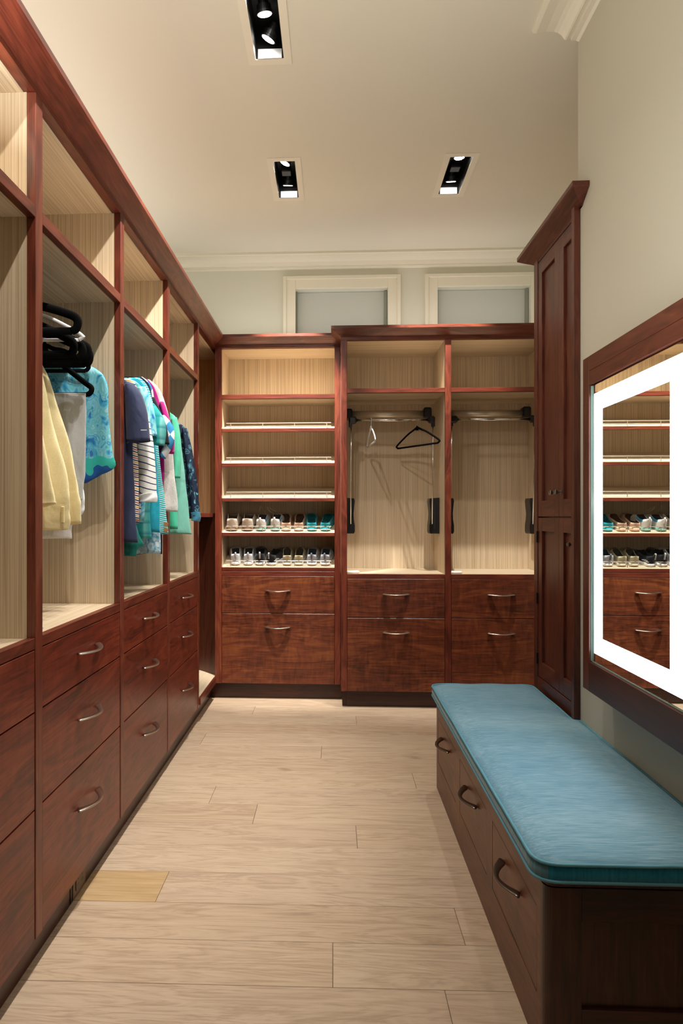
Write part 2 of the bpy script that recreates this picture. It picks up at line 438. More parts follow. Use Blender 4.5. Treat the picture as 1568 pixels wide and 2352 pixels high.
# duplex outlet in the toe kick
ou = thing('power_outlet', (XTOE, 2.0, .05), 'brown duplex power outlet in the left plinth, under the yellow trousers', 'outlet')
box('cover_plate', XTOE, XTOE + .005, 1.925, 2.02, .006, .088, BROWNP, ou, .0015)
box('receptacle', XTOE + .005, XTOE + .0075, 1.942, 2.004, .026, .072, plain('brown_outlet_face', '#4d352b', .4), ou, .0008)
for yy in (1.958, 1.988):
    for dz in (-.006, .006):
        box('slot', XTOE + .0074, XTOE + .0079, yy - .0015 + dz * .8, yy + .0015 + dz * .8, .036, .044, BLACKP, ou, 0)
    box('slot', XTOE + .0074, XTOE + .0079, yy - .0025, yy + .0025, .056, .062, BLACKP, ou, 0)
box('gap', XTOE, XTOE + .002, 1.912, 1.924, .004, .09, BLACKP, ou, 0)

# ------------------------------------------------------------------ back units
def back_drawers(root, x0, x1, yf, mats=WXC):
    for (z0, z1) in ((.568, .809), (.106, .564)):
        dr = box('drawer', x0 + .0018, x1 - .0018, yf, yf + .021, z0, z1, mats, root, .0012)
        handle(dr, ((x0 + x1) / 2, yf, z1 - .094 if z1 > .7 else z1 - .088), 0)
X0s, X1s = -.729, .012
su = thing('shoe_cabinet', (-.36, 4.27, 0), 'walnut shoe cabinet with slanted shelves and two drawers, left on the back wall', 'cabinet')
box('stile', -.7725, X0s, DB - .002, DB + .022, .105, 2.303, WZ, su, .0015)
box('stile', X1s, .050, DB - .002, DB + .022, .105, 2.303, WZ, su, .0015)
box('side_panel', -.7725, X0s, DB + .0225, DBACK - .011, .105, 2.303, [OZ], su, 0)
box('side_panel', X1s, .050, DB + .0225, DBACK - .011, .105, 2.303, OZ, su, 0)
box('back_panel', X0s, X1s, DBACK - .01, DBACK, .838, 2.303, OZ, su, 0)
box('top_panel', X0s, X1s, DB + .031, DBACK, 2.303, 2.325, OX, su, 0)
box('shelf', X0s, X1s, DB + .022, DBACK - .011, 1.972, 1.996, OX, su, 0)
box('shelf_edge', X0s, X1s, DB, DB + .022, 1.970, 1.998, WX, su, .001)
box('counter', X0s, X1s, DB + .022, DBACK - .011, .812, .838, OX, su, 0)
box('counter_edge', X0s, X1s, DB, DB + .022, .811, .840, WX, su, .001)
box('base_carcass', X0s, X1s, DB + .024, DBACK, .105, .809, DARKIN, su, 0)
back_drawers(su, X0s, X1s, DB)
SLZ = [1.776, 1.548, 1.319, 1.0915, .864]
SLOPE = math.tan(R(18))
def slant(z):
    bm = bmesh.new()
    y0, y1 = DB + .030, DBACK - .012
    add_prism(bm, [(y0, z - .020), (y0, z), (y1, z + SLOPE * (y1 - y0)), (y1, z - .02 + SLOPE * (y1 - y0))], 0, X0s + .001, X1s - .001)
    s = from_bm('slanted_shelf', bm, OX, su)
    box('shelf_edge', X0s + .001, X1s - .001, DB + .012, DB + .030, z - .021, z + .001, WX, s, .001)
    f = box('shoe_rail', X0s + .022, X1s - .022, DB + .0455, DB + .050, z + .039, z + .0438, ALU, s, .001)
    box('shoe_rail', X0s + .022, X1s - .022, DB + .0458, DB + .0497, z + .0195, z + .0232, ALU, s, .001)
    for xx in (-.676, -.463, -.252, -.040):
        box('rail_post', xx - .002, xx + .002, DB + .045, DB + .050, z + .004, z + .041, ALU, s, 0)
for z in SLZ: slant(z)
X0a, X1a, X0b, X1b = .089, .697, .735, 1.343
def hang_unit(x0, x1, label, first):
    root = thing('hanging_cabinet', ((x0 + x1) / 2, 4.2, 0), label, 'cabinet')
    if first: box('stile', .0515, x0, DR - .002, DR + .022, .105, 2.303, WZ, root, .0015)
    xr = .735 if first else 1.38
    box('stile', x1 + .0002, xr - .0004, DR - .002, DR + .022, .105, 2.303, WZ, root, .0015)
    if first: box('side_panel', .0515, x0, DR + .0225, DBACK - .011, .838, 2.303, OZ, root, 0)
    box('side_panel', x1 + .0002, xr - .0004, DR + .0225, DBACK - .011, .838, 2.303, OZ, root, 0)
    if first: box('outer_panel', .0515, .0885, DR + .0225, DBACK - .011, .105, .837, WZ, root, 0)
    box('back_panel', x0, x1, DBACK - .01, DBACK, .838, 2.303, OZ, root, 0)
    box('top_panel', x0, x1, DR + .031, DBACK, 2.303, 2.325, OX, root, 0)
    box('shelf', x0, x1, DR + .022, DBACK - .011, 1.975, 1.998, OX, root, 0)
    box('shelf_edge', x0, x1, DR, DR + .022, 1.972, 2.0, WX, root, .001)
    box('counter', x0, x1, DR + .022, DBACK - .011, .812, .838, OX, root, 0)
    box('counter_edge', x0, x1, DR, DR + .022, .811, .840, WX, root, .001)
    box('base_carcass', x0, x1, DR + .024, DBACK, .105, .809, DARKIN, root, 0)
    back_drawers(root, x0, x1, DR)
    return root
hang_unit(X0a, X1a, 'walnut hanging cabinet in the middle of the back wall, with two loose hangers', True)
hang_unit(X0b, X1b, 'walnut hanging cabinet at the right of the back wall, beside the tall cabinet', False)
# plinths
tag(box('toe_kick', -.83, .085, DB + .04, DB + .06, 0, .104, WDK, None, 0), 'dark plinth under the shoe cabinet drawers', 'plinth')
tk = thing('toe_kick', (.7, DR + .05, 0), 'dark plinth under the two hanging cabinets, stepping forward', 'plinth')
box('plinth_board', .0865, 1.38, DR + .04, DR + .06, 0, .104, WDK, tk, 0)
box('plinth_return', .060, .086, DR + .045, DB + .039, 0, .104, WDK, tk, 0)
# crowns of the back units
bm = bmesh.new()
add_prism(bm, [(DB - d, z + .004) for d, z in CRF], 0, XL, .05, lambda u, v: (DB - u), None)
tag(from_bm('crown_moulding', bm, WX), 'walnut crown moulding over the shoe cabinet', 'moulding')
bm = bmesh.new()
add_prism(bm, [(DR - d, z + .004) for d, z in CRF], 0, .0515, 1.39, lambda u, v: -(DR - u), None)
c2 = from_bm('crown_moulding', bm, WX)
tag(c2, 'walnut crown moulding over the two hanging cabinets, with a mitred return', 'moulding')
bm = bmesh.new()
add_prism(bm, [(.0515 - d, z + .004) for d, z in CRF], 1, DR, DB - .001, lambda u, v: -(.0515 - u), None)
from_bm('crown_return', bm, WY, c2)
tag(box('cabinet_top', XL - .03, .0815, DB + .031, DBACK, 2.327, 2.370, WX, None, 0), 'walnut top board over the shoe cabinet', 'board')
tag(box('cabinet_top', .0825, 1.39, DR + .031, DBACK, 2.327, 2.372, WX, None, 0), 'walnut top board over the two hanging cabinets', 'board')

# pull-down wardrobe lifts
def lift(dx, label):
    root = thing('wardrobe_lift', (.393 + dx, 4.2, 1.09), label, 'wardrobe lift', 'pull-down rods in the hanging cabinets')
    tube('tube_cover', [(.129 + dx, 4.23, 1.881), (.601 + dx, 4.23, 1.881)], .0235, ALU, root, 20)
    for x0, x1, h in ((.0895, .130, 0), (.600, .652, .006)):
        bm = bmesh.new(); add_box(bm, x0 + dx, x1 + dx, 4.195, 4.262, 1.845 + h, 1.915 + h, .008); from_bm('end_cap', bm, BLACKP, root)
    tube('hanging_rod', [(.15 + dx, 4.10, 1.823), (.616 + dx, 4.10, 1.823)], .0098, CHROME, root, 14)
    for x0, x1, s in ((.103, .153, 1), (.613, .656, -1)):
        bm = bmesh.new(); add_box(bm, x0 + dx, x1 + dx, 4.078, 4.122, 1.80, 1.845, .009)
        add_box(bm, (x0 if s > 0 else x1 - .022) + dx, (x0 + .022 if s > 0 else x1) + dx, 4.085, 4.115, 1.775, 1.81, .005)
        from_bm('rod_bracket', bm, BLACKP, root)
    for xa, xb in ((.119, .117), (.645, .648)):
        tube('lift_arm', [(xa + dx, 4.10, 1.785), (xb + dx, 4.15, 1.15)], .0042, CHROME, root, 8)
    for x0, x1 in ((.0895, .145), (.632, .6965)):
        bm = bmesh.new(); pr = []
        inner = x1 if x0 < .3 else x0; outer = x0 if x0 < .3 else x1; s = 1 if x0 < .3 else -1
        pr = [(outer, 1.087), (inner - s * .006, 1.087), (inner, 1.10), (inner, 1.14), (inner - s * .006, 1.18), (inner - s * .008, 1.22),
              (inner - s * .003, 1.27), (inner, 1.30), (inner - s * .004, 1.318), (outer, 1.322)]
        add_prism(bm, [(x + dx, z) for x, z in pr], 1, 4.165, 4.27)
        h = from_bm('lift_housing', bm, BLACKP, root)
        box('slot', (x0 + x1) / 2 - .005 + dx, (x0 + x1) / 2 + .006 + dx, 4.163, 4.1655, 1.115, 1.27, plain('slot_black', '#020202', .9), h, 0)
    return root
lift(0, 'chrome and black pull-down clothes rod with two loose hangers on it')
lift(.646, 'empty chrome and black pull-down clothes rod beside the tall cabinet')

# hangers -------------------------------------------------------------
def hanger(label, group, pos, rz, mat, half=.215, r=.0045, hookmat=None, tilt=0, flatx=1.5, bar=True, drop=.055, rise=.075):
    """pos = point on the rod; built in local x-z plane"""
    root = thing('clothes_hanger', pos, label, 'hanger', group)
    root.rotation_euler = (0, tilt, rz)
    hr = .018
    hook = [(hr * math.cos(a) , 0, hr * math.sin(a) - hr + .0) for a in [R(200 - 20 * k) for k in range(12)]]
    hook = [(x, 0, z + .004) for x, _, z in hook] + [(0.004, 0, -.045), (0, 0, -.062)]
    hook = smooth_pts(hook, 26)
    bm = bmesh.new(); add_tube(bm, hook, .0017, 8)
    o = link('hook', me_from(bm), hookmat or CHROME, root)
    zt = -.060
    arm = [(0, 0, zt), (.03, 0, zt - .012), (half * .45, 0, zt - rise * .5), (half * .88, 0, zt - rise - .012), (half, 0, zt - rise - .03),
           (half * .99, 0, zt - rise - drop), (half * .93, 0, zt - rise - drop - .008)]
    if not bar: arm = arm[:5]
    pts = smooth_pts([(-x, y, z) for x, y, z in arm[::-1]] + arm[1:], 60)
    bm = bmesh.new(); add_tube(bm, pts, r, 8, flat=(1, flatx))
    if bar: add_tube(bm, [pts[0], pts[-1]], r * .9, 8, flat=(1, flatx))
    add_tube(bm, [(0, 0, zt + .012), (0, 0, zt - .004), (0, 0, zt - .018)], [r * .9, r * 1.7, r * 2.6], 8)
    o = link('frame', me_from(bm), mat, root)
    return root
def me_from(bm):
    bmesh.ops.recalc_face_normals(bm, faces=bm.faces)
    me = bpy.data.meshes.new('m'); bm.to_mesh(me); bm.free()
    for p in me.polygons: p.use_smooth = True
    return me
hanger('black velvet hanger hanging turned toward the room in the middle cabinet', None, (.543, 4.10, 1.833), R(-56), BLACKV, half=.205, rise=.075, drop=.035)
hanger('white plastic hanger seen edge-on in the middle cabinet', None, (.247, 4.10, 1.833), R(-85), WHITEP, hookmat=WHITEP, half=.17, rise=.06, drop=.04, tilt=0)

# small white gadgets on the counters
def gadget(x, y, z, rz, label):
    bm = bmesh.new(); add_box(bm, -.04, .04, -.018, .018, 0, .016, .005)
    add_box(bm, -.030, .030, -.0185, -.0175, .004, .011, .0004)
    o = link('sensor_box', me_from(bm), WHITEP); o.location = (x, y, z); o.rotation_euler = (0, 0, rz)
    tag(o, label, 'gadget', 'small white boxes on the counters')
gadget(.128, DR + .07, .8385, R(4), 'small white plastic box on the middle cabinet counter')
gadget(.775, DR + .07, .8385, R(4), 'small white plastic box on the right cabinet counter')
gadget(XL - .05, DIV[1] + .062, .8825, R(90), 'small white plastic box on the counter under the yellow trousers')
gadget(XL - .04, DIV[2] + .055, .8825, R(90), 'small white plastic box on the counter under the navy and striped tops')
gadget(XL - .04, DIV[3] + .055, .8825, R(90), 'small white plastic box on the counter under the mint top')

# ------------------------------------------------------------------ tall cabinet
XT, XP = .900, .881
tc = thing('tall_cabinet', (1.1, 2.6, 0), 'tall narrow walnut cabinet with panelled doors beside the lit mirror', 'cabinet')
box('body', XT + .020, 1.395, 2.378, 2.86, 0, 2.33, WZ, tc, 0)
box('end_pilaster', XP, XW - .001, 2.352, 2.378, .43, 2.335, WTZ, tc, .001)
box('far_stile', XT - .003, XT + .0195, 2.816, 2.862, .43, 2.335, WTZ, tc, .001)
box('top_rail', XT, XT + .0195, 2.379, 2.815, 2.313, 2.335, WTY, tc, .001)
box('bottom_rail', XT - .003, XT + .0195, 2.379, 2.815, .43, .498, WTY, tc, .001)
def door(y0, y1, z0, z1, st=.048, rt=.058):
    d = box('door', XT + .010, XT + .0195, y0, y1, z0, z1, WTZ, tc, 0)
    x0, x1 = XT, XT + .010
    box('door_stile', x0, x1, y0, y0 + st, z0, z1, WTZ, d, .001)
    box('door_stile', x0, x1, y1 - st, y1, z0, z1, WTZ, d, .001)
    box('door_rail', x0, x1, y0 + st, y1 - st, z1 - rt, z1, WTY, d, .001)
    box('door_rail', x0, x1, y0 + st, y1 - st, z0, z0 + rt + .01, WTY, d, .001)
    return d
def knob(par, y, z, s=1):
    bm = bmesh.new()
    x0 = XT; prof = [(.0, .010), (.003, .010), (.004, .0055), (.014, .0045), (.020, .012), (.026, .0135), (.030, .008)]
    rings = []
    for d, r_ in prof: rings.append([bm.verts.new((x0 - d * s, y + math.cos(a) * r_ * s, z + math.sin(a) * r_ * s)) for a in [R(45 + 90 * k) for k in range(4)]])
    for a, b_ in zip(rings, rings[1:]):
        for k in range(4): bm.faces.new([a[k], a[(k + 1) % 4], b_[(k + 1) % 4], b_[k]])
    bm.faces.new(rings[0]); bm.faces.new(rings[-1])
    bmesh.ops.bevel(bm, geom=[e for e in bm.edges], offset=.0008, segments=1, affect='EDGES')
    from_bm('knob', bm, PEWTER, par)
YS = 2.560
du1 = door(YS + .001, 2.815, 1.199, 2.309); du2 = door(2.381, YS - .001, 1.199, 2.309)
dl1 = door(YS + .001, 2.815, .501, 1.194); dl2 = door(2.381, YS - .001, .501, 1.194)
knob(du1, YS + .028, 1.296); knob(du2, YS - .028, 1.296); knob(dl2, 2.40, 1.095, .9)
for z in (1.086, .816, .553):
    box('hinge', XT - .007, XT, 2.812, 2.824, z, z + .05, BLACKM, dl1, .001)
bm = bmesh.new()
PT = .055
TCR = [(0, 2.325), (.006, 2.330), (.030, 2.348), (.052, 2.366), (PT, 2.370), (PT, 2.385), (-.02, 2.385), (-.02, 2.325)]
add_prism(bm, [(XT - d, z) for d, z in TCR], 1, 2.335, 2.875, lambda u, v: -(XT - u) * 1.2 if u < XT else 0, lambda u, v: (XT - u) * 1.25 if u < XT else 0)
cr3 = from_bm('crown', bm, WTY, tc)
bm = bmesh.new()
add_prism(bm, [(2.335 - d * 1.2, z) for d, z in TCR], 0, XT, XW - .001, lambda u, v: (u - 2.335) / 1.2 if u < 2.335 else 0, None)
from_bm('crown_return', bm, WTY, tc)
bm = bmesh.new()
add_prism(bm, [(2.875 + d * 1.25, z) for d, z in TCR], 0, XT, 1.39, lambda u, v: -(u - 2.875) / 1.25 if u > 2.875 else 0, None)
from_bm('crown_return', bm, WTY, tc)

# ------------------------------------------------------------------ lit mirror
XF, XM = .812, .8225
mr = thing('lighted_mirror', (.87, 1.77, .64), 'wall mirror in a walnut frame with a glowing white rectangular border', 'mirror')
y0, y1, z0, z1 = 1.456, 2.092, .6444, 1.7087
yi0, yi1, zi0, zi1 = 1.503, 2.045, .7387, 1.617
box('frame_stile', XF, XW - .001, yi1, y1, z0, z1, WTZ, mr, .0012)
box('frame_stile', XF, XW - .001, y0, yi0, z0, z1, WTZ, mr, .0012)
box('frame_rail', XF, XW - .001, yi0, yi1, zi1 + .045, z1, WTY, mr, .0008)
box('frame_rail', XF + .0005, XW - .001, yi0, yi1, zi1, zi1 + .0446, WTY, mr, .0008)
box('frame_rail', XF, XW - .001, yi0, yi1, z0, zi0, WDY, mr, .0008)
box('mirror_glass', XM, XM + .005, yi0 + .003, yi1 - .003, zi0 + .003, zi1 - .003, MIRROR, mr, 0)
box('glass_edge', XM - .004, XM + .004, yi1 - .0028, yi1 - .0004, zi0 + .003, zi1 - .003, GLASSE, mr, 0)
box('glass_edge', XM - .002, XM + .004, yi0, yi1 - .003, zi0 + .0004, zi0 + .0028, GLASSE, mr, 0)
ya, yb, za, zb, sw = 1.522, 2.0255, .770, 1.585, .0565
box('light_strip', XM - .0012, XM - .0002, yb - sw, yb, za, zb, LED, mr, 0)
box('light_strip', XM - .0012, XM - .0002, ya, ya + sw, za, zb, LED, mr, 0)
box('light_strip', XM - .0012, XM - .0002, ya + sw, yb - sw, zb - .0545, zb, LED, mr, 0)
box('light_strip', XM - .0012, XM - .0002, ya + sw, yb - sw, za, za + .0545, LED, mr, 0)

# ------------------------------------------------------------------ bench
XB = .4597
DD = [(1.447, 1.845), (1.913, 2.312), (2.391, 2.778)]
be = thing('storage_bench', (.68, 2.1, 0), 'low walnut bench with three drawers along the right wall, under the mirror', 'bench')
YN, YE = 1.392, 2.823
slab('front_frame', 0, XB, XB + .022, YN + .03, YE, 0, .394, [(a, b_, .126, .322) for a, b_ in DD], WBY, be)
for a, b_ in DD:
    dr = box('drawer', XB + .0004, XB + .02, a + .0015, b_ - .0015, .1275, .3205, WBY, be, .0012)
    handle(dr, (XB, (a + b_) / 2, .272), R(-90), _hm2)
box('drawer_case', XB + .0225, XW - .03, YN + .03, YE - .003, .01, .392, DARKIN, be, 0)
# rounded corner post + framed end; the end's shade is in its darker walnut
bm = bmesh.new()
rc = .022; pr = [(XB + rc - rc * math.cos(R(a)), YN + rc - rc * math.sin(R(a))) for a in range(0, 91, 15)]
pr += [(XB + .078, YN), (XB + .078, YN + .0295), (XB, YN + .0295)]
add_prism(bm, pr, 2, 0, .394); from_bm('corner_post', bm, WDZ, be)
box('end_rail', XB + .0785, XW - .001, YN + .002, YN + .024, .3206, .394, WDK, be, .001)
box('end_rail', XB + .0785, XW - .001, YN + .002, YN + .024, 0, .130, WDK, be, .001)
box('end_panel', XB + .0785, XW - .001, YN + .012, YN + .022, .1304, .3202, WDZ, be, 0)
bm = bmesh.new()
pr = [(XB + rc - rc * math.cos(R(a)), YN + rc - rc * math.sin(R(a))) for a in range(0, 91, 15)]
pr += [(XW - .001, YN), (XW - .001, 2.350), (XP - .001, 2.350), (XP - .001, YE), (XB, YE)]
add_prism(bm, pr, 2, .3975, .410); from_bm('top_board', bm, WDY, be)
box('shadow_gap_strip', XB + .006, XP - .006, YN + .032, YE - .006, .392, .3975, DARKIN, be, 0)  # dark strip painting the shadow line under the top board

# cushion -------------------------------------------------------------
def cushion_mat():
    m, nt, b = newmat('teal_velvet', .75, 0, .2)
    v = coords(nt, (14, 250, 250), False); f = tex_noise(nt, v, 1.0, 4, .65)
    v2 = coords(nt, (1.6, 6, 6), False); g = tex_noise(nt, v2, 1.0, 3)
    f = math_(nt, 'ADD', math_(nt, 'MULTIPLY', f, .9), math_(nt, 'MULTIPLY', g, .5))
    c = ramp(nt, f, [(.42, '#5285a0'), (.68, '#78a4ba'), (.98, '#a2c5d4')])
    nt.links.new(c, b.inputs['Base Color'])
    b.inputs['Sheen Weight'].default_value = .5; b.inputs['Sheen Roughness'].default_value = .4
    b.inputs['Sheen Tint'].default_value = (.55, .8, .9, 1)
    bump(nt, b, f, .15, .001); return m
CUSH = cushion_mat()
def cush_side():  # same velvet as the top, its side shading put into the colour
    m, nt, b = newmat('teal_velvet_side_shade', .8, 0, .2)
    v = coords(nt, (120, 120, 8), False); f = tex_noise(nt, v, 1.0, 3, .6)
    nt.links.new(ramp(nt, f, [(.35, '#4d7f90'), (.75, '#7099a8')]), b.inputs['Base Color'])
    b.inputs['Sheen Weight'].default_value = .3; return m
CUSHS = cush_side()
def cush_end():  # same velvet; how light falls on the near end is painted in
    m, nt, b = newmat('teal_velvet_end_shade', .8, 0, .2)
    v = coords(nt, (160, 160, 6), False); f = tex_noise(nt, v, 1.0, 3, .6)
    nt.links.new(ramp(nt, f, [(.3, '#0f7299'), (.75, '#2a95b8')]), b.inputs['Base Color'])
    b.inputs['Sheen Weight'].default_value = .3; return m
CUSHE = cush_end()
PIPE = plain('teal_piping', '#5f9fb4', .7)
def rounded_poly(P, rad, seg=6):
    out = []; n = len(P)
    for i in range(n):
        p, a, c = Vector(P[i]), Vector(P[i - 1]), Vector(P[(i + 1) % n])
        r = rad[i]; d1 = (a - p).normalized(); d2 = (c - p).normalized()
        A = p + d1 * r; B = p + d2 * r
        for k in range(seg + 1):
            t = k / seg; out.append((1 - t) ** 2 * A + 2 * t * (1 - t) * p + t * t * B)
    return out
XA = XB - .024
base = rounded_poly([(XA, YN - .014), (XW - .004, YN - .014), (XW - .004, 2.347), (XP - .004, 2.352), (XP - .004, YE + .012), (XA, YE + .012)],
                    [.05, .03, .004, .004, .04, .05])
def resample(P, n):
    P = [Vector((p.x, p.y)) for p in P] ; P.append(P[0]); L = [0]
    for a, b_ in zip(P, P[1:]): L.append(L[-1] + (b_ - a).length)
    out = []; j = 0
    for i in range(n):
        s = L[-1] * i / n
        while L[j + 1] < s: j += 1
        t = (s - L[j]) / max(1e-9, L[j + 1] - L[j]); out.append(P[j].lerp(P[j + 1], t))
    return out
OUT = resample(base, 260); CEN = Vector(((XA + XW) / 2 + .005, 2.1))
def inset(p, d):
    v = Vector(p); 
    lo = Vector((XA, YN - .014)); hi = Vector((XP if v.y > 2.35 else XW - .004, YE + .012))
    return v
random.seed(2)
wob = [noise.noise(Vector((p.x * 9, p.y * 5, 3.1))) * .0035 for p in OUT]
bm = bmesh.new(); rings = []
prof = [(0.02, .4105, 1), (.006, .4105, 1), (0, .414, 1), (-.003, .430, 1), (0, .452, 1)]
def nrm2(i):
    a, b_ = OUT[(i - 1) % 260], OUT[(i + 1) % 260]; t = (b_ - a).normalized(); return Vector((-t.y, t.x))
for d, z, q in prof:
    rings.append([bm.verts.new((OUT[i].x + nrm2(i).x * d, OUT[i].y + nrm2(i).y * d, z + (wob[i] if z > .43 else wob[i] * .3 + .0015))) for i in range(260)])
NS = 14
for k in range(1, NS):
    s = k / NS
    ring = []
    for i in range(260):
        # shrink towards the long centre line of the cushion
        p = OUT[i]; cx = (XA + XP) / 2 + .004; cy = min(max(p.y, YN + .20), YE - .20)
        e = 1 - (1 - s) ** 1.6
        q = Vector((p.x, p.y)).lerp(Vector((cx, cy)), e)
        h = .452 + .020 * (1 - (1 - e) ** 5) + .0035 * noise.noise(Vector((q.x * 7, q.y * 4, 1))) * e + wob[i] * (1 - e)
        ring.append(bm.verts.new((q.x, q.y, h)))
    rings.append(ring)
for k, (a, b_) in enumerate(zip(rings, rings[1:])):
    for i in range(260):
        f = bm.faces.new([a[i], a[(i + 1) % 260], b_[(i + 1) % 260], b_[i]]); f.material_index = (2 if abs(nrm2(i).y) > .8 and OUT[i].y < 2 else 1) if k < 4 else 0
last = rings[-1]
# cap: zip the collapsed centre strip
bmesh.ops.contextual_create(bm, geom=[e for e in bm.edges if e.verts[0] in last and e.verts[1] in last])
bm.faces.new(rings[0][::-1]).material_index = 1
cu = from_bm('seat_cushion', bm, [CUSH, CUSHS, CUSHE], None, True)
tag(cu, 'long teal blue bench cushion with piped edges, notched at the tall cabinet', 'cushion')
for zz, dd in ((.4535, .001), (.4155, .0005)):
    pts = [(OUT[i].x - nrm2(i).x * dd, OUT[i].y - nrm2(i).y * dd, zz + wob[i] * (1 if zz > .43 else .3)) for i in range(260)]
    bm = bmesh.new(); r_ = add_tube(bm, pts + [pts[0]], .0038, 7, caps=False)
    from_bm('piping', bm, PIPE, cu, True)

# ------------------------------------------------------------------ recessed ceiling lights
def aim(o, d): o.rotation_euler = Vector(d).to_track_quat('-Z', 'Y').to_euler()
def lens(root, c, d, r, mat, body=True):
    d = Vector(d).normalized(); c = Vector(c)
    if body:
        bm = bmesh.new(); add_tube(bm, [c - d * .055, c - d * .03, c - d * .028, c - d * .012, c - d * .010, c], [r * .7, r * .75, r, r, r * 1.12, r * 1.12], 24)
        h = from_bm('lamp_head', bm, BLACKM, root, False)
    else: h = root
    bm = bmesh.new(); add_tube(bm, [c + d * .0004, c + d * .002], [r * .98, r * .9], 24)
    from_bm('lens', bm, mat, h)
FT = ['left recessed ceiling light, two lamps, nearest the shoe cabinet', 'large recessed ceiling light at the top edge of the photo, two glaring lamps',
      'right recessed ceiling light, one glaring lamp, near the tall cabinet',
      'recessed ceiling light just ahead of the viewer, beyond the frame']
HEADS = {0: [(.07, (-.45, .1, -1), 1.0, 95, .8), (.29, (-.05, .50, -1), 9.0, 44, .55)], 1: [(.07, (-.55, .12, -1), 1.7, 90, .7), (.19, (.12, .35, -1), .9, 110, .9), (.31, (-.55, .30, -1), 1.7, 90, .7)],
         2: [(.06, (.05, .1, -1), .7, 100, .9), (.29, (.02, .46, -1), 4.5, 50, .6)],
         3: [(.09, (-.5, .35, -1), 1.1, 100, .8), (.28, (.05, .5, -1), .9, 110, .9)]}
for i, (a, b_, c, d) in enumerate(FIX):
    root = thing('recessed_light', ((a + b_) / 2, (c + d) / 2, ZC), FT[i], 'ceiling light', 'recessed ceiling spotlights')
    e = .0006
    bm = bmesh.new(); t = .002; H = .13
    for q in ((a - t, a - e, c, d), (b_ + e, b_ + t, c, d), (a - t, b_ + t, c - t, c - e), (a - t, b_ + t, d + e, d + t)):
        add_box(bm, q[0], q[1], q[2], q[3], ZC + .051, ZC + H)
    for q in ((a - .0, a + t, c, d), (b_ - t, b_ - 0, c, d), (a, b_, c, c + t), (a, b_, d - t, d)):
        add_box(bm, q[0], q[1], q[2], q[3], ZC + .001, ZC + .053)
    add_box(bm, a - t, b_ + t, c - t, d + t, ZC + H, ZC + H + t)
    from_bm('housing', bm, BLACKM, root)
    slab('trim_frame', 2, ZC - .0022, ZC - .0002, a - .03, b_ + .03, c - .03, d + .03, [(a, b_, c, d)], PTRIM, root)
    box('end_plate', a + .010, b_ - .008, d - .006, d - .003, ZC - .001, ZC + .035, WHITEP, root, 0)
    for off, dr_, on, cone_, bl_ in HEADS[i]:
        cc = Vector(((a + b_) / 2, c + off, ZC + .028))
        lens(root, cc, dr_, .026, LAMP)
        l = bpy.data.lights.new('spot_lamp', 'SPOT'); l.energy = SPOT_W * on; l.color = WARM; l.spot_size = R(cone_); l.spot_blend = bl_
        l.shadow_soft_size = .016
        lo = bpy.data.objects.new('spot_lamp', l); C.objects.link(lo); lo.parent = root
        dn = Vector(dr_).normalized(); lo.location = cc + dn * .012 - root.location; aim(lo, dn)
    if i in (0, 2): box('ballast', a + .03, b_ - .03, c + .15, c + .2, ZC + .03, ZC + .07, BLACKP, root, .003)
#CLOTHES
# ------------------------------------------------------------------ hanging clothes
XR = -.985                      # clothes rod
def fabric(name, col, rough=.85, sheen=.2, nscale=500):
    m, nt, b = newmat(name, rough, 0, .2); v = coords(nt); f = tex_noise(nt, v, nscale, 2)
    f2 = tex_noise(nt, v, 14, 3)
    c = srgb(col); d = tuple(x * .78 for x in c[:3]) + (1,)
    nt.links.new(ramp(nt, math_(nt, 'ADD', math_(nt, 'MULTIPLY', f, .6), math_(nt, 'MULTIPLY', f2, .4)), [(.3, d), (.65, c)]), b.inputs['Base Color'])
    b.inputs['Sheen Weight'].default_value = sheen
    wr = tex_noise(nt, coords(nt, (1, 1, .5)), 11, 3, .55, .8)
    bump(nt, b, math_(nt, 'ADD', math_(nt, 'MULTIPLY', wr, 1.0), math_(nt, 'MULTIPLY', f, .03)), .55, .018); return m
def sepz(nt, v, k):
    s = nt.nodes.new('ShaderNodeSeparateXYZ'); nt.links.new(v, s.inputs[0]); return s.outputs[k]
def stripes(name, period, stops):
    m, nt, b = newmat(name, .85, 0, .2); v = coords(nt, (1, 1, 1), False)
    n = tex_noise(nt, v, 9, 1); z = math_(nt, 'ADD', sepz(nt, v, 2), math_(nt, 'MULTIPLY', n, .018))
    x = math_(nt, 'MULTIPLY', sepz(nt, v, 0), .25)
    f = math_(nt, 'FRACT', math_(nt, 'MULTIPLY', math_(nt, 'ADD', z, x), 1 / period))
    nt.links.new(ramp(nt, f, stops, 'CONSTANT'), b.inputs['Base Color']); return m
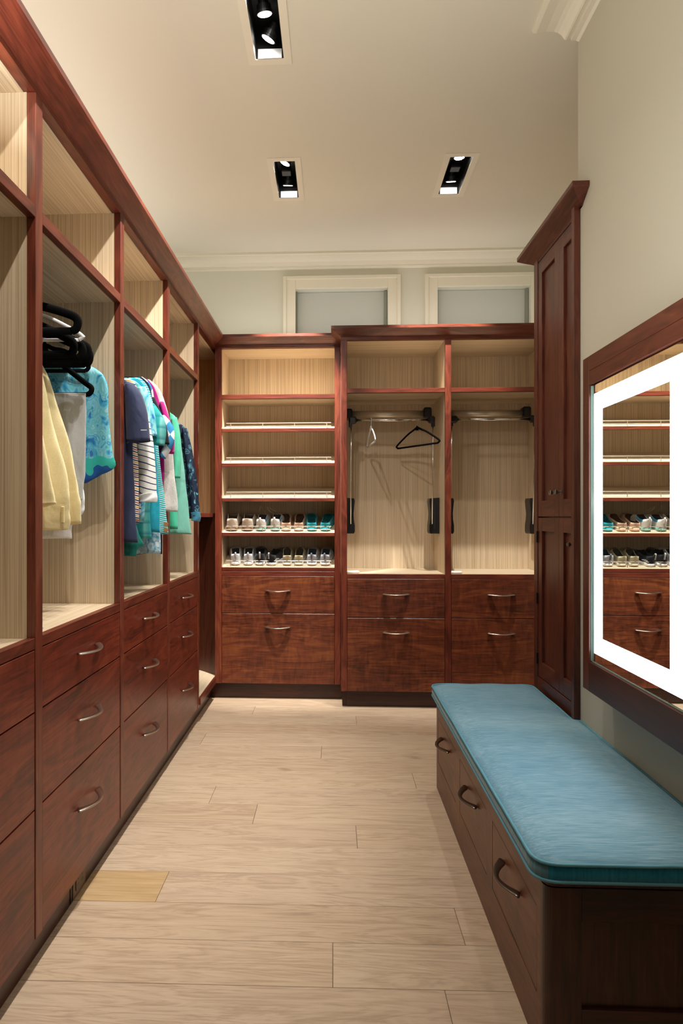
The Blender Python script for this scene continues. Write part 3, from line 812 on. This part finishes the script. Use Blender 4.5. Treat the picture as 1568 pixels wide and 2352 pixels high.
def prints(name, cols, scale=26, base_n=5, border=None):
    m, nt, b = newmat(name, .7, 0, .3); v = coords(nt, (1, 1, .7), False)
    n = tex_noise(nt, v, base_n * 4, 3, .5, 2.2)
    c = ramp(nt, n, [(.3 + .09 * i, q) for i, q in enumerate(cols)], 'EASE')
    vo = nt.nodes.new('ShaderNodeTexVoronoi'); vo.inputs['Scale'].default_value = scale; vo.inputs['Randomness'].default_value = 1
    wv = nt.nodes.new('ShaderNodeVectorMath'); wv.operation = 'ADD'
    cn = nt.nodes.new('ShaderNodeTexNoise'); cn.inputs['Scale'].default_value = 18; nt.links.new(v, cn.inputs['Vector'])
    sc = nt.nodes.new('ShaderNodeVectorMath'); sc.operation = 'SCALE'; sc.inputs['Scale'].default_value = .05
    nt.links.new(cn.outputs['Color'], sc.inputs[0]); nt.links.new(v, wv.inputs[0]); nt.links.new(sc.outputs[0], wv.inputs[1])
    nt.links.new(wv.outputs[0], vo.inputs['Vector'])
    d = vo.outputs['Distance']
    c = mix(nt, c, cols[-1], ramp(nt, d, [(.18, (.9, .9, .9, 1)), (.26, (0, 0, 0, 1))]))
    c = mix(nt, c, cols[0], ramp(nt, d, [(.30, (0, 0, 0, 1)), (.32, (.8, .8, .8, 1)), (.36, (0, 0, 0, 1))]))
    if border:
        z = math_(nt, 'ADD', sepz(nt, v, 2), math_(nt, 'MULTIPLY', tex_noise(nt, v, 22, 1), .07))
        for lim, col in border:
            k = math_(nt, 'LESS_THAN', z, lim); c = mix(nt, c, col, k)
    nt.links.new(c, b.inputs['Base Color']); return m
def plaid(name, a, b1, c1, px=.05, pz=.05):
    m, nt, b = newmat(name, .85, 0, .2); v = coords(nt, (1, 1, 1), False)
    fx = math_(nt, 'FRACT', math_(nt, 'MULTIPLY', sepz(nt, v, 0), 1 / px)); fz = math_(nt, 'FRACT', math_(nt, 'MULTIPLY', sepz(nt, v, 2), 1 / pz))
    c = mix(nt, a, b1, ramp(nt, fx, [(.35, (0, 0, 0, 1)), (.5, (.7, .7, .7, 1)), (.8, (.1, .1, .1, 1))]))
    c = mix(nt, c, c1, ramp(nt, fz, [(.4, (0, 0, 0, 1)), (.55, (.65, .65, .65, 1)), (.85, (0, 0, 0, 1))]))
    nt.links.new(c, b.inputs['Base Color']); return m
def argyle(name, cols, s=32):
    m, nt, b = newmat(name, .8, 0, .2); v = coords(nt, (1, 0, .6), False, (0, R(45), 0))
    ck = nt.nodes.new('ShaderNodeTexChecker'); ck.inputs['Scale'].default_value = s
    ck.inputs['Color1'].default_value = srgb(cols[0]); ck.inputs['Color2'].default_value = srgb(cols[1])
    nt.links.new(v, ck.inputs['Vector']); nt.links.new(ck.outputs['Color'], b.inputs['Base Color']); return m
def at(px, py, S): return ((px - VX) * S / F, EYE - (py - VY) * S / F)
def garment(name, label, cat, S, rows, mat, th=.020, fold=.006, group=None, nfold=38, seed=0, back=None, parent=None, toptaper=True, xr=XR):
    """closed cloth volume hanging around the rod; rows give its front edge"""
    pts = [at(px, py, S) for px, py in rows]
    n = 34; P = smooth_pts([(x, 0, z) for x, z in pts], n)
    D = S + TY * -.85; rnd = random.Random(seed + int(S * 1000)); ph = 1.3 if 2.3 < S < 2.9 else rnd.uniform(0, 6)
    bm = bmesh.new(); rings = []; M = 64
    for i, p in enumerate(P):
        xf = p.x; xb = 2 * xr - xf if back is None else max(back, 2 * xr - xf)
        xb = max(xb, XBK + .03)
        xb = min(xb, xf - .02); cx = (xf + xb) / 2; hw = (xf - xb) / 2
        u = i / (n - 1); t = th * (min(1, .22 + u * 6) if toptaper else 1) * (1 if u < .97 else .8)
        ring = []
        for k in range(M):
            a = 2 * math.pi * k / M; c, s = math.cos(a), math.sin(a)
            X = cx + hw * (abs(c) ** .75) * (1 if c > 0 else -1)
            amp = min(1, u * 3 + .1)
            Y = D + t * (abs(s) ** .8) * (1 if s > 0 else -1) + amp * fold * math.sin(X * nfold + ph + u * 1.2) + amp * fold * .6 * math.sin(X * nfold * 2.3 + ph * 2)
            Y += .004 * noise.noise(Vector((X * 14, u * 6, S * 9)))
            X += .003 * noise.noise(Vector((u * 9, S * 20, a)))
            ring.append(bm.verts.new((X, Y, p.z + .003 * math.sin(X * 40 + ph) * (u > .9))))
        rings.append(ring)
    for a, b_ in zip(rings, rings[1:]):
        for k in range(M): bm.faces.new([a[k], a[(k + 1) % M], b_[(k + 1) % M], b_[k]])
    bm.faces.new(rings[0]); bm.faces.new(rings[-1][::-1])
    o = from_bm(name, bm, mat, parent, True)
    if parent is None: tag(o, label, cat, group)
    return o
def sleeve(S, path, widths, mat, parent, name='sleeve', depth=.035, cuff=None, open_=True):
    """tube along pixel path at depth S, widths in px (full)"""
    P = smooth_pts([(at(x, y, S)[0], S + TY * -.8, at(x, y, S)[1]) for x, y in path], 16)
    W = []
    for i in range(16):
        s = i / 15 * (len(widths) - 1); k = min(int(s), len(widths) - 2); t = s - k
        W.append((widths[k] * (1 - t) + widths[k + 1] * t) * S / F / 2)
    bm = bmesh.new(); M = 20; rings = []
    for i, p in enumerate(P):
        tdir = (P[min(i + 1, 15)] - P[max(i - 1, 0)]).normalized(); side = Vector((-tdir.z, 0, tdir.x))
        if side.x < 0: side = -side
        ring = []
        for k in range(M):
            a = 2 * math.pi * k / M
            q = 1 + .10 * math.sin(3 * a + i * .5)
            ring.append(bm.verts.new(p + side * math.cos(a) * W[i] + Vector((0, 1, 0)) * math.sin(a) * depth * .5 * q))
        rings.append(ring)
    for a, b_ in zip(rings, rings[1:]):
        for k in range(M): bm.faces.new([a[k], a[(k + 1) % M], b_[(k + 1) % M], b_[k]])
    # hollow opening at the cuff
    e = rings[-1]; c = P[-1]; tdir = (P[-1] - P[-2]).normalized()
    inn = [bm.verts.new(c + (v.co - c) * .86 - tdir * .001) for v in e]; deep = [bm.verts.new(c + (v.co - c) * .8 - tdir * .05) for v in e]
    for k in range(M):
        bm.faces.new([e[k], e[(k + 1) % M], inn[(k + 1) % M], inn[k]]); bm.faces.new([inn[k], inn[(k + 1) % M], deep[(k + 1) % M], deep[k]])
    bm.faces.new(deep); bm.faces.new(rings[0])
    return from_bm(name, bm, mat, parent, True)
# rods
for i, (z, lab) in enumerate(((1.83, 'chrome rod behind the yellow trousers'), (1.86, 'chrome rod carrying the crowded tops'), (1.86, 'chrome rod carrying the mint and dark patterned tops'))):
    bm = bmesh.new(); add_tube(bm, [(XR, DIV[i + 1] + HW + .001, z), (XR, DIV[i + 2] - HW - .001, z)], .0125, 16)
    tag(from_bm('clothes_rod', bm, CHROME, None, True), lab, 'rod', 'rods in the left bays')
G_T = 'clothes in the left bays'
YEL = fabric('yellow_denim', '#f6e6b4', .8); YEL2 = fabric('yellow_denim_waist', '#ecd79c', .8)
GRY = fabric('grey_cotton', '#c6c8cb', .8); WHT = fabric('white_denim', '#f0f1f5', .8)
NAVY = fabric('navy_cotton', '#39405e', .75)
BLUEP = prints('blue_print', ['#1f6fa8', '#3fa0c4', '#7cc0d4', '#5fb8c0', '#9cc8dc', '#b8c070', '#2f6fb0'], 24, 5, [(.095, '#35b5a8'), (.070, '#1f5aa5'), (.05, '#1c4f98')])
o = garment('patterned_shorts', 'blue and teal print shorts with an elastic waist, hanging farthest in the trouser bay', 'shorts', 2.20,
            [(160, 828), (190, 834), (222, 848), (243, 868), (251, 900), (252, 950), (256, 1000), (262, 1040), (267, 1072), (240, 1090), (200, 1108)], BLUEP, .018, .004, toptaper=False)
box('waistband', -.96, -.885, 2.155, 2.168, 1.728, 1.752, fabric('teal_elastic', '#3f9fa6'), o, .004)
garment('grey_trousers', 'light grey trousers folded over a black hanger bar', 'trousers', 2.075,
        [(199, 904), (200, 930), (199, 1000), (196, 1080), (193, 1120), (190, 1146)], GRY, .012, .003, toptaper=False, seed=3)
garment('white_trousers', 'white trousers hanging behind the grey and yellow ones, hem lowest', 'trousers', 2.125,
        [(150, 920), (165, 1000), (180, 1080), (194, 1130), (195, 1160), (192, 1178), (166, 1205), (164, 1236)], WHT, .012, .003, seed=5)
y1_ = garment('yellow_trousers', 'pale yellow trousers, the pair farthest from the viewer', 'trousers', 1.98,
        [(88, 820), (112, 870), (135, 940), (158, 1010), (173, 1080), (181, 1120), (186, 1142), (190, 1160), (190, 1205)], YEL, .018, .005, seed=1, nfold=30, back=-1.12)
y2_ = garment('yellow_trousers', 'pale yellow trousers, the middle pair with a belt loop at the waistband', 'trousers', 1.90,
        [(92, 830), (108, 900), (124, 980), (142, 1040), (157, 1090), (163, 1130), (164, 1165), (163, 1180), (164, 1200), (160, 1216)], YEL, .020, .005, seed=2, nfold=26, back=-1.12)
x_, z_ = at(160, 1180, 1.90)
box('belt_loop', x_ - .014, x_ - .004, 1.90 - .036 - .0275, 1.90 - .036 - .021, z_ - .028, z_ + .022, YEL2, y2_, .002)
y3_ = garment('yellow_trousers', 'pale yellow trousers nearest the viewer, half hidden by the cabinet divider', 'trousers', 1.82,
        [(60, 880), (85, 960), (100, 1010), (112, 1070), (122, 1120), (130, 1148), (128, 1158), (90, 1166)], YEL, .018, .004, seed=4, nfold=30, back=-1.12)
# hangers of the trouser bay
def hang(label, D, z, half=.21, mat=BLACKV, **k):
    return hanger(label, k.pop('group', None), (XR + k.pop('dx', 0), D, z), R(k.pop('rz', 2)), mat, half=half, **k)
hang('black velvet hanger carrying the grey trousers', 2.036, 1.818, .192, rise=.105, drop=.045, r=.006)
hang('black velvet hanger behind the grey trousers, with the blue shorts', 2.12, 1.846, .15, rise=.04, drop=.04, r=.005)
BG = 'black velvet hangers crowded beside the divider'
for j, (D, z, hf) in enumerate(((1.945, 1.873, .215), (1.915, 1.868, .21), (1.985, 1.866, .205), (1.885, 1.872, .195))):
    hang(('black velvet hanger, farthest but one in the bunch above the yellow trousers', 'black velvet hanger in the middle of the bunch above the yellow trousers',
          'black velvet hanger, farthest of the bunch above the yellow trousers', 'black velvet hanger, nearest of the lower bunch above the yellow trousers')[j], D, z, hf, rise=.055, drop=.055, r=.0085, group=BG)
hang('black velvet hanger sitting highest in the bunch, above the yellow trousers', 1.84, 1.905, .225, rise=.03, drop=.055, r=.0085)
hang('white plastic hanger behind the highest black hanger', 1.90, 1.90, .19, WHITEP, rise=.06, drop=.03, r=.004, dx=.03)

# bay of tops --------------------------------------------------------
g = garment('navy_polo', 'navy short-sleeved polo shirt, nearest of the crowded tops', 'shirt', 2.385,
            [(270, 868), (290, 874), (300, 892), (306, 960), (309, 1080), (313, 1170), (318, 1246)], NAVY, 0.013, .004, seed=1)
sleeve(2.36, [(297, 884), (308, 915), (315, 955), (319, 1016)], [18, 42, 52, 56], NAVY, g, depth=.06)
x_, z_ = at(339, 991, 2.345)
box('embroidery', x_ - .013, x_ + .009, 2.276, 2.278, z_ - .0015, z_ + .0015, plain('white_thread', '#e6e8ee', .8), g, 0)
g = garment('striped_tee', 'tee with thin navy, white, red and mustard stripes, beside the navy polo', 'shirt', 2.445,
            [(286, 868), (306, 876), (318, 895), (322, 930), (320, 1000), (321, 1100), (322, 1202)],
            stripes('multi_stripe', .034, [(0, '#e8e4dc'), (.12, '#26305c'), (.25, '#e8e4dc'), (.38, '#c0392f'), (.5, '#e8e4dc'), (.62, '#26305c'), (.75, '#e8e4dc'), (.87, '#d9a93f')]), 0.009, .004, seed=2)
g = garment('striped_long_sleeve_shirt', 'white long-sleeved shirt with navy stripes and rolled white cuff', 'shirt', 2.480,
            [(286, 880), (306, 900), (318, 930), (326, 1000), (328, 1100), (326, 1180)],
            stripes('navy_stripe', .0235, [(0, '#ecebe8'), (.78, '#2b3158'), (.94, '#ecebe8')]), 0.011, .004, seed=3)
sm = bpy.data.materials['navy_stripe']
sleeve(2.455, [(325, 960), (332, 1020), (338, 1080), (342, 1140)], [34, 44, 42, 38], sm, g, depth=.05)
sleeve(2.455, [(341, 1134), (342, 1144), (342, 1153)], [40, 43, 40], fabric('white_cuff', '#efeff0'), g, 'cuff', depth=.055)
BL1 = prints('light_blue_floral', ['#2f6fc0', '#5db6c4', '#84cdd2', '#a8dbe0', '#5fb0d0', '#8fd0d8', '#3f74c8'], 17, 3)
g = garment('floral_shirt', 'light blue and aqua floral shirt with loose short sleeves', 'shirt', 2.520,
            [(276, 866), (302, 872), (322, 884), (334, 905), (340, 950), (340, 1000), (338, 1100), (332, 1200)], BL1, 0.012, .004, seed=4)
sleeve(2.50, [(326, 892), (336, 925), (343, 960), (347, 1004)], [20, 28, 30, 30], BL1, g, depth=.05)
TP = plaid('teal_plaid', '#2f9fa0', '#8fd0c8', '#1f6f80', .05, .045)
g = garment('plaid_shirt', 'teal plaid short-sleeved shirt with a wide folded cuff', 'shirt', 2.570,
            [(292, 868), (318, 880), (336, 905), (346, 940), (350, 1000), (350, 1100), (346, 1180), (350, 1238)], TP, 0.015, .004, seed=5)
sleeve(2.545, [(346, 930), (358, 965), (364, 990), (362, 1022)], [18, 40, 38, 34], TP, g, depth=.06)
g = garment('turquoise_top', 'plain bright turquoise top hanging between the plaid and striped ones', 'shirt', 2.615,
            [(318, 870), (336, 890), (348, 930), (356, 1000), (364, 1100), (368, 1160), (369, 1222)], fabric('turquoise_cotton', '#25a6bf'), 0.011, .004, seed=6)
g = garment('striped_cardigan', 'fine teal and white striped cardigan with wooden buttons at the hem', 'cardigan', 2.685,
            [(322, 868), (342, 890), (356, 940), (364, 1010), (371, 1080), (378, 1140), (384, 1190), (388, 1226)],
            stripes('teal_stripe', .0085, [(0, '#2fa3aa'), (.62, '#c5e4e2')]), 0.012, .004, seed=7)
for yy in (1204, 1217):
    x, z = at(385, yy, 2.68)
    bm = bmesh.new(); add_tube(bm, [(x - .002, 2.634, z), (x - .002, 2.629, z)], .0095, 14); from_bm('button', bm, plain('wood_button%d' % yy, '#a9784a', .5), g)
BLK = fabric('black_knit', '#101014')
g = garment('black_top', 'black and navy top, only its sleeve and a lowest strip showing', 'shirt', 2.720,
            [(326, 866), (344, 885), (352, 920), (362, 960), (368, 1050), (372, 1150), (374, 1272)], fabric('deep_navy', '#1c2740'), 0.007, .004, seed=8)
sleeve(2.705, [(350, 915), (364, 950), (374, 985), (379, 1022)], [12, 14, 22, 24], BLK, g, depth=.03)
AR = argyle('blue_diamond', ('#3f8fc4', '#e6e8ea'), 34)
g = garment('diamond_print_top', 'blue and white diamond-patterned top with short sleeve', 'shirt', 2.750,
            [(328, 866), (348, 886), (358, 930), (366, 1000), (370, 1100), (372, 1180)], AR, 0.008, .004, seed=9)
sleeve(2.735, [(372, 958), (386, 985), (388, 1015), (374, 1052)], [16, 28, 26, 14], AR, g, depth=.04)
FU = fabric('fuchsia_cotton', '#b0187f')
g = garment('fuchsia_tee', 'fuchsia tee, a strip of shoulder and one sleeve showing', 'shirt', 2.780,
            [(340, 872), (358, 895), (370, 930), (376, 980), (378, 1100), (376, 1170)], FU, 0.008, .004, seed=10)
sleeve(2.765, [(372, 925), (384, 965), (390, 1000), (388, 1042)], [10, 14, 24, 26], FU, g, depth=.04)
g = garment('white_knit_top', 'off-white textured knit top, last in the crowded bay', 'sweater', 2.830,
            [(344, 872), (366, 892), (380, 925), (391, 965), (397, 1020), (402, 1090), (408, 1140), (410, 1174)], fabric('white_knit', '#dcd9d2', .95, .2, 180), 0.014, .004, seed=11)
garment('green_top', 'dark green top whose hem hangs below the navy polo', 'shirt', 2.415,
        [(278, 900), (290, 960), (296, 1050), (300, 1150), (322, 1228), (331, 1250), (318, 1262), (315, 1278)], fabric('dark_green', '#1f7d72'), 0.007, .004, seed=12)
garment('blue_floral_skirt', 'blue and white floral skirt hanging lowest in the crowded bay', 'skirt', 2.650,
        [(330, 880), (345, 920), (352, 1000), (360, 1100), (368, 1180), (370, 1272)], prints('blue_white_floral', ['#4f8fb4', '#7fb4cc', '#c8d8e0', '#8fc0d4', '#dfe6ea'], 30, 6), 0.008, .004, seed=13)
for j, D in enumerate((2.38, 2.47, 2.56, 2.66, 2.77, 2.85)):
    hang('%s %s hanger hook showing over the crowded tops, counted from the viewer' % (('first', 'second', 'third', 'fourth', 'fifth', 'sixth and last')[j], 'grey plastic' if j < 4 else 'black'), D, 1.878, .16, GREYP if j < 4 else BLACKV, hookmat=GREYP if j < 4 else BLACKP, rise=.06, drop=.03, group='hangers in the crowded tops bay')
# last bay -----------------------------------------------------------
g = garment('mint_cardigan', 'bright mint green hooded cardigan, first in the last bay', 'cardigan', 3.06,
            [(380, 940), (396, 952), (404, 975), (404, 1040), (405, 1100), (408, 1150), (410, 1216)], fabric('mint_cotton', '#4fc7a0'), .020, .005, seed=1)
sleeve(3.04, [(400, 960), (406, 1010), (408, 1060), (406, 1098)], [14, 20, 19, 16], fabric('mint_cotton_b', '#5bcaa8'), g, depth=.05)
g = garment('seafoam_sweatshirt', 'soft seafoam green sweatshirt with a ribbed hem', 'sweater', 3.16,
            [(386, 946), (404, 958), (414, 985), (420, 1040), (427, 1100), (433, 1160), (437, 1198), (441, 1226)], fabric('seafoam_knit', '#7fc4b4'), .024, .005, seed=2)
PS = prints('dark_paisley', ['#6fb6c4', '#1c2a40', '#16213a', '#22344e', '#16213a', '#5f9fb0'], 30, 6)
g = garment('patterned_blouse', 'dark navy blouse with pale blue paisley print, last before the corner', 'blouse', 3.40,
            [(398, 968), (416, 974), (428, 990), (433, 1030), (440, 1080), (447, 1130), (452, 1180), (450, 1192)], PS, .022, .004, seed=3)
sleeve(3.37, [(424, 985), (434, 1040), (444, 1110), (450, 1185)], [12, 18, 20, 20], PS, g, depth=.05)
sleeve(3.37, [(449, 1176), (451, 1188), (450, 1197)], [20, 22, 20], fabric('blue_cuff', '#3f7f98'), g, 'cuff', depth=.055)

# ------------------------------------------------------------------ shoes
def shoe(label, group, px, shelf, yaw, col, sole, collar=.062, vamp=.06, tc=.5, wide=.042, L=.235, lin='#3a3230', tab=None, laces=None,
         soleh=.022, accent=None, low=False, loop=None):
    z = SLZ[shelf]; x = (px - VX) * 4.155 / F
    root = thing('shoe', (0, 0, 0), label, 'shoe', group)
    mu = fabric('shoe_upper', col, .7); ms = plain('shoe_sole', sole, .6); ml = plain('shoe_lining', lin, .9)
    def wd(t):
        base_ = .80 - .04 * math.sin(t * 5) + .22 * math.exp(-((t - .72) / .22) ** 2)
        e = min(1, math.sqrt(max(0, 1 - max(0, 1 - t / .13) ** 2))) * min(1, math.sqrt(max(0, 1 - max(0, (t - .78) / .22) ** 2)))
        return wide * base_ * e
    T = [0, .01, .03, .06, .1, .15, .2, .27, .34, .41, .47, .52, .58, .65, .72, .79, .85, .90, .94, .97, .99, 1.0]
    # sole
    bm = bmesh.new(); lev = [(0, .94), (.004, 1.0), (soleh, 1.04)]; rings = []
    for h, s in lev:
        ring = [(-wd(t) * s, t) for t in T] + [(wd(t) * s, t) for t in T[-2:0:-1]]
        rings.append([bm.verts.new((a, (t - .5) * L * (1 + (s - 1)) + .5 * L, h)) for a, t in ring])
    n = len(rings[0])
    for a, b_ in zip(rings, rings[1:]):
        for k in range(n): bm.faces.new([a[k], a[(k + 1) % n], b_[(k + 1) % n], b_[k]])
    bm.faces.new(rings[0]); bm.faces.new(rings[-1])
    so = link('sole', me_from(bm), ms, root)
    # upper
    bm = bmesh.new(); ph = [0, .12, .25, .36, .46, .5]; rows = []
    for t in T:
        w_ = wd(t); opening = .02 < t < tc
        if t < tc: H = collar * (1 - .28 * math.sin(min(1, t / tc) * math.pi)) if not low else collar * (1 - .15 * math.sin(t / tc * math.pi))
        else: H = vamp + (.030 - vamp) * ((t - tc) / (1 - tc)) ** .9
        if t > .97: H *= .75
        row = []
        if opening:
            cs = [(-1, 0, 0), (-1.02, .35, 0), (-.96, .7, 0), (-.86, 1.0, 0), (-.78, .98, 1), (-.74, .5, 1), (0, .12, 1)]
        else:
            cs = [(-1, 0, 0), (-1.02, .35, 0), (-.98, .7, 0), (-.92, .95, 0), (-.86, 1.0, 0), (-.5, 1.0, 0), (0, 1.0, 0)] if t < .5 else [(-1, 0, 0), (-1.02, .35, 0), (-.93, .66, 0), (-.78, .86, 0), (-.5, .97, 0), (-.25, 1.0, 0), (0, 1.0, 0)]
        for a, h, q in cs + [(-a, h, q) for a, h, q in cs[-2::-1]]:
            row.append(bm.verts.new((a * w_, t * L, soleh - .002 + H * h)))
        rows.append(row)
    for i, (a, b_) in enumerate(zip(rows, rows[1:])):
        for k in range(len(a) - 1):
            f = bm.faces.new([a[k], a[k + 1], b_[k + 1], b_[k]])
            inner = .02 < T[i] < tc and 3 < k < 8
            inner = inner or (T[i + 1] < tc and T[i + 1] > .02 and 3 < k < 8) or (.02 < T[i] < tc and 3 < k < 8)
            f.material_index = 1 if inner else (2 if accent and .06 < T[i] < .4 and k in (2, 9) else 0)
    bmesh.ops.remove_doubles(bm, verts=bm.verts, dist=.0004)
    link('upper', me_from(bm), [mu, ml] + ([plain('shoe_accent', accent, .6)] if accent else []), root)
    if tab:
        bm = bmesh.new(); add_tube(bm, smooth_pts([(0, -.002, collar * .45 + soleh), (0, -.004, collar * .9 + soleh), (0, -.001, collar * 1.1 + soleh), (0, .006, collar * 1.05 + soleh), (0, .008, collar * .8 + soleh)], 12), .0026, 6, flat=(2.2, .8))
        link('heel_tab', me_from(bm), plain('heel_tab', tab, .6), root)
    if laces:
        bm = bmesh.new()
        for k in range(4):
            y = L * (tc + .03 + .05 * k); h = soleh + vamp * (1 - k * .10)
            add_tube(bm, smooth_pts([(-.018, y, h - .006), (0, y + .004, h + .003), (.018, y, h - .006)], 7), .0017, 6)
        if laces[1]: add_tube(bm, smooth_pts([(.0, L * tc, soleh + vamp), (.02, L * tc - .01, soleh + vamp + .014), (.03, L * tc, soleh + vamp + .004), (.035, L * tc + .02, soleh + vamp - .02)], 14), .0014, 6)
        link('laces', me_from(bm), plain('laces', laces[0], .8), root)
    if loop:
        bm = bmesh.new(); add_tube(bm, smooth_pts([(-.016, L * tc, vamp + soleh - .004), (-.014 + loop[0] * .6, L * .3, vamp + soleh + .035), (loop[0], L * .22, vamp + soleh + loop[1]), (.016 + loop[0] * .4, L * .3, vamp + soleh + .035), (.016, L * tc, vamp + soleh - .004)], 26), .0012, 6)
        add_tube(bm, [(loop[0] - .005, L * .22, vamp + soleh + loop[1]), (loop[0] + .005, L * .22, vamp + soleh + loop[1] + .002)], .0028, 6)
        link('bungee_lace', me_from(bm), plain('bungee', '#9a8a78', .8), root)
    y = DB + .056
    root.location = (x, y, z + SLOPE * (y - DB - .030) + .0008)
    root.rotation_euler = Matrix.Rotation(R(yaw), 3, 'Z').to_euler()
    root.rotation_euler = (Matrix.Rotation(math.atan(SLOPE), 3, 'X') @ Matrix.Rotation(R(yaw), 3, 'Z')).to_euler()
    return root
UP, LO = 3, 4
shoe('fuzzy beige slip-on shoe, leftmost on the upper shoe shelf', None, 531, UP, 3, '#c9b6a4', '#7b5b44', .070, .05, .55, .048, lin='#4a3a2c', L=.232)
shoe('fuzzy beige slip-on shoe, second from left on the upper shoe shelf', None, 566, UP, -2, '#c9b6a4', '#7b5b44', .070, .05, .55, .048, lin='#4a3a2c', L=.232)
shoe('white trail shoe with blue accents and an upright bungee loop', None, 597, UP, -4, '#d9d4ca', '#6fa79c', .066, .06, .5, .042, tab='#e8e6e2', accent='#3f8fb4', loop=(-.002, .075))
shoe('white trail shoe with blue accents and a bungee loop leaning left', None, 630, UP, -6, '#d9d4ca', '#6fa79c', .068, .06, .5, .041, tab='#e8e6e2', accent='#3f8fb4', loop=(-.055, .066))
shoe('tan clog with dark inside, next to the white trail shoes', None, 657, UP, 6, '#caa285', '#d9b898', .034, .05, .62, .042, lin='#4b3427', low=True, soleh=.026)
shoe('tan clog with dark inside, beside the teal clogs', None, 685, UP, -2, '#caa285', '#d9b898', .034, .05, .62, .040, lin='#4b3427', low=True, soleh=.026)
shoe('bright teal clog next to the tan pair', None, 716, UP, 3, '#1a9aa6', '#2fb0bd', .034, .05, .62, .042, lin='#0c5a62', low=True, soleh=.026)
shoe('bright teal clog, rightmost on the upper shoe shelf', None, 745, UP, -9, '#1a9aa6', '#2fb0bd', .034, .05, .62, .042, lin='#0c5a62', low=True, soleh=.026)
shoe('white knit sneaker with heel tab, leftmost on the lower shoe shelf', None, 540, LO, 8, '#d6d6d8', '#f0f0f0', .060, .055, .5, .041, tab='#b9b9ba', lin='#2c2c2e', soleh=.026)
shoe('white knit sneaker with heel tab, second on the lower shoe shelf', None, 569, LO, 4, '#d6d6d8', '#f0f0f0', .060, .055, .5, .041, tab='#b9b9ba', lin='#2c2c2e', soleh=.026)
shoe('black sneaker with white sole, the one farther back beside the white knit pair', None, 596, LO, 4, '#15161a', '#ececec', .066, .055, .5, .042, tab='#b9b9b9', lin='#0c0c0c')
bs = shoe('black sneaker with white sole and white lettering on its heel', None, 617, LO, -26, '#15161a', '#ececec', .062, .055, .5, .044, tab='#b9b9b9', lin='#0c0c0c')
shoe('olive and tan laced shoe next to the black sneakers', None, 659, LO, 3, '#b9ad8d', '#d8d0ba', .054, .06, .5, .039, lin='#3c352c', laces=('#6b5b48', True), L=.225)
shoe('olive and tan laced shoe beside the light grey sneakers', None, 685, LO, -3, '#b9ad8d', '#d8d0ba', .054, .06, .5, .039, lin='#3c352c', laces=('#6b5b48', True), L=.225)
shoe('light grey sneaker beside the olive laced pair', None, 715, LO, -3, '#b4b8bf', '#eeeef0', .060, .055, .5, .042, tab='#6f757c', lin='#20343c')
shoe('light grey sneaker, rightmost on the lower shoe shelf', None, 745, LO, -6, '#b4b8bf', '#eeeef0', .060, .055, .5, .042, tab='#6f757c', lin='#20343c')
# lettering
def lettering(txt, size, mat, parent, loc, rot, name='lettering'):
    cu_ = bpy.data.curves.new(name, 'FONT'); cu_.body = txt; cu_.size = size; cu_.align_x = 'CENTER'; cu_.extrude = .0004
    t_ = bpy.data.objects.new(name, cu_); C.objects.link(t_)
    dg = bpy.context.evaluated_depsgraph_get(); me = bpy.data.meshes.new_from_object(t_.evaluated_get(dg))
    bpy.data.objects.remove(t_); o = link(name, me, None, parent); me.materials.clear(); me.materials.append(mat)
    o.location = loc; o.rotation_euler = rot; return o
lettering('adidas', .0145, WHITEP, bs, (.0405, .040, .036), (R(82), 0, R(72)))
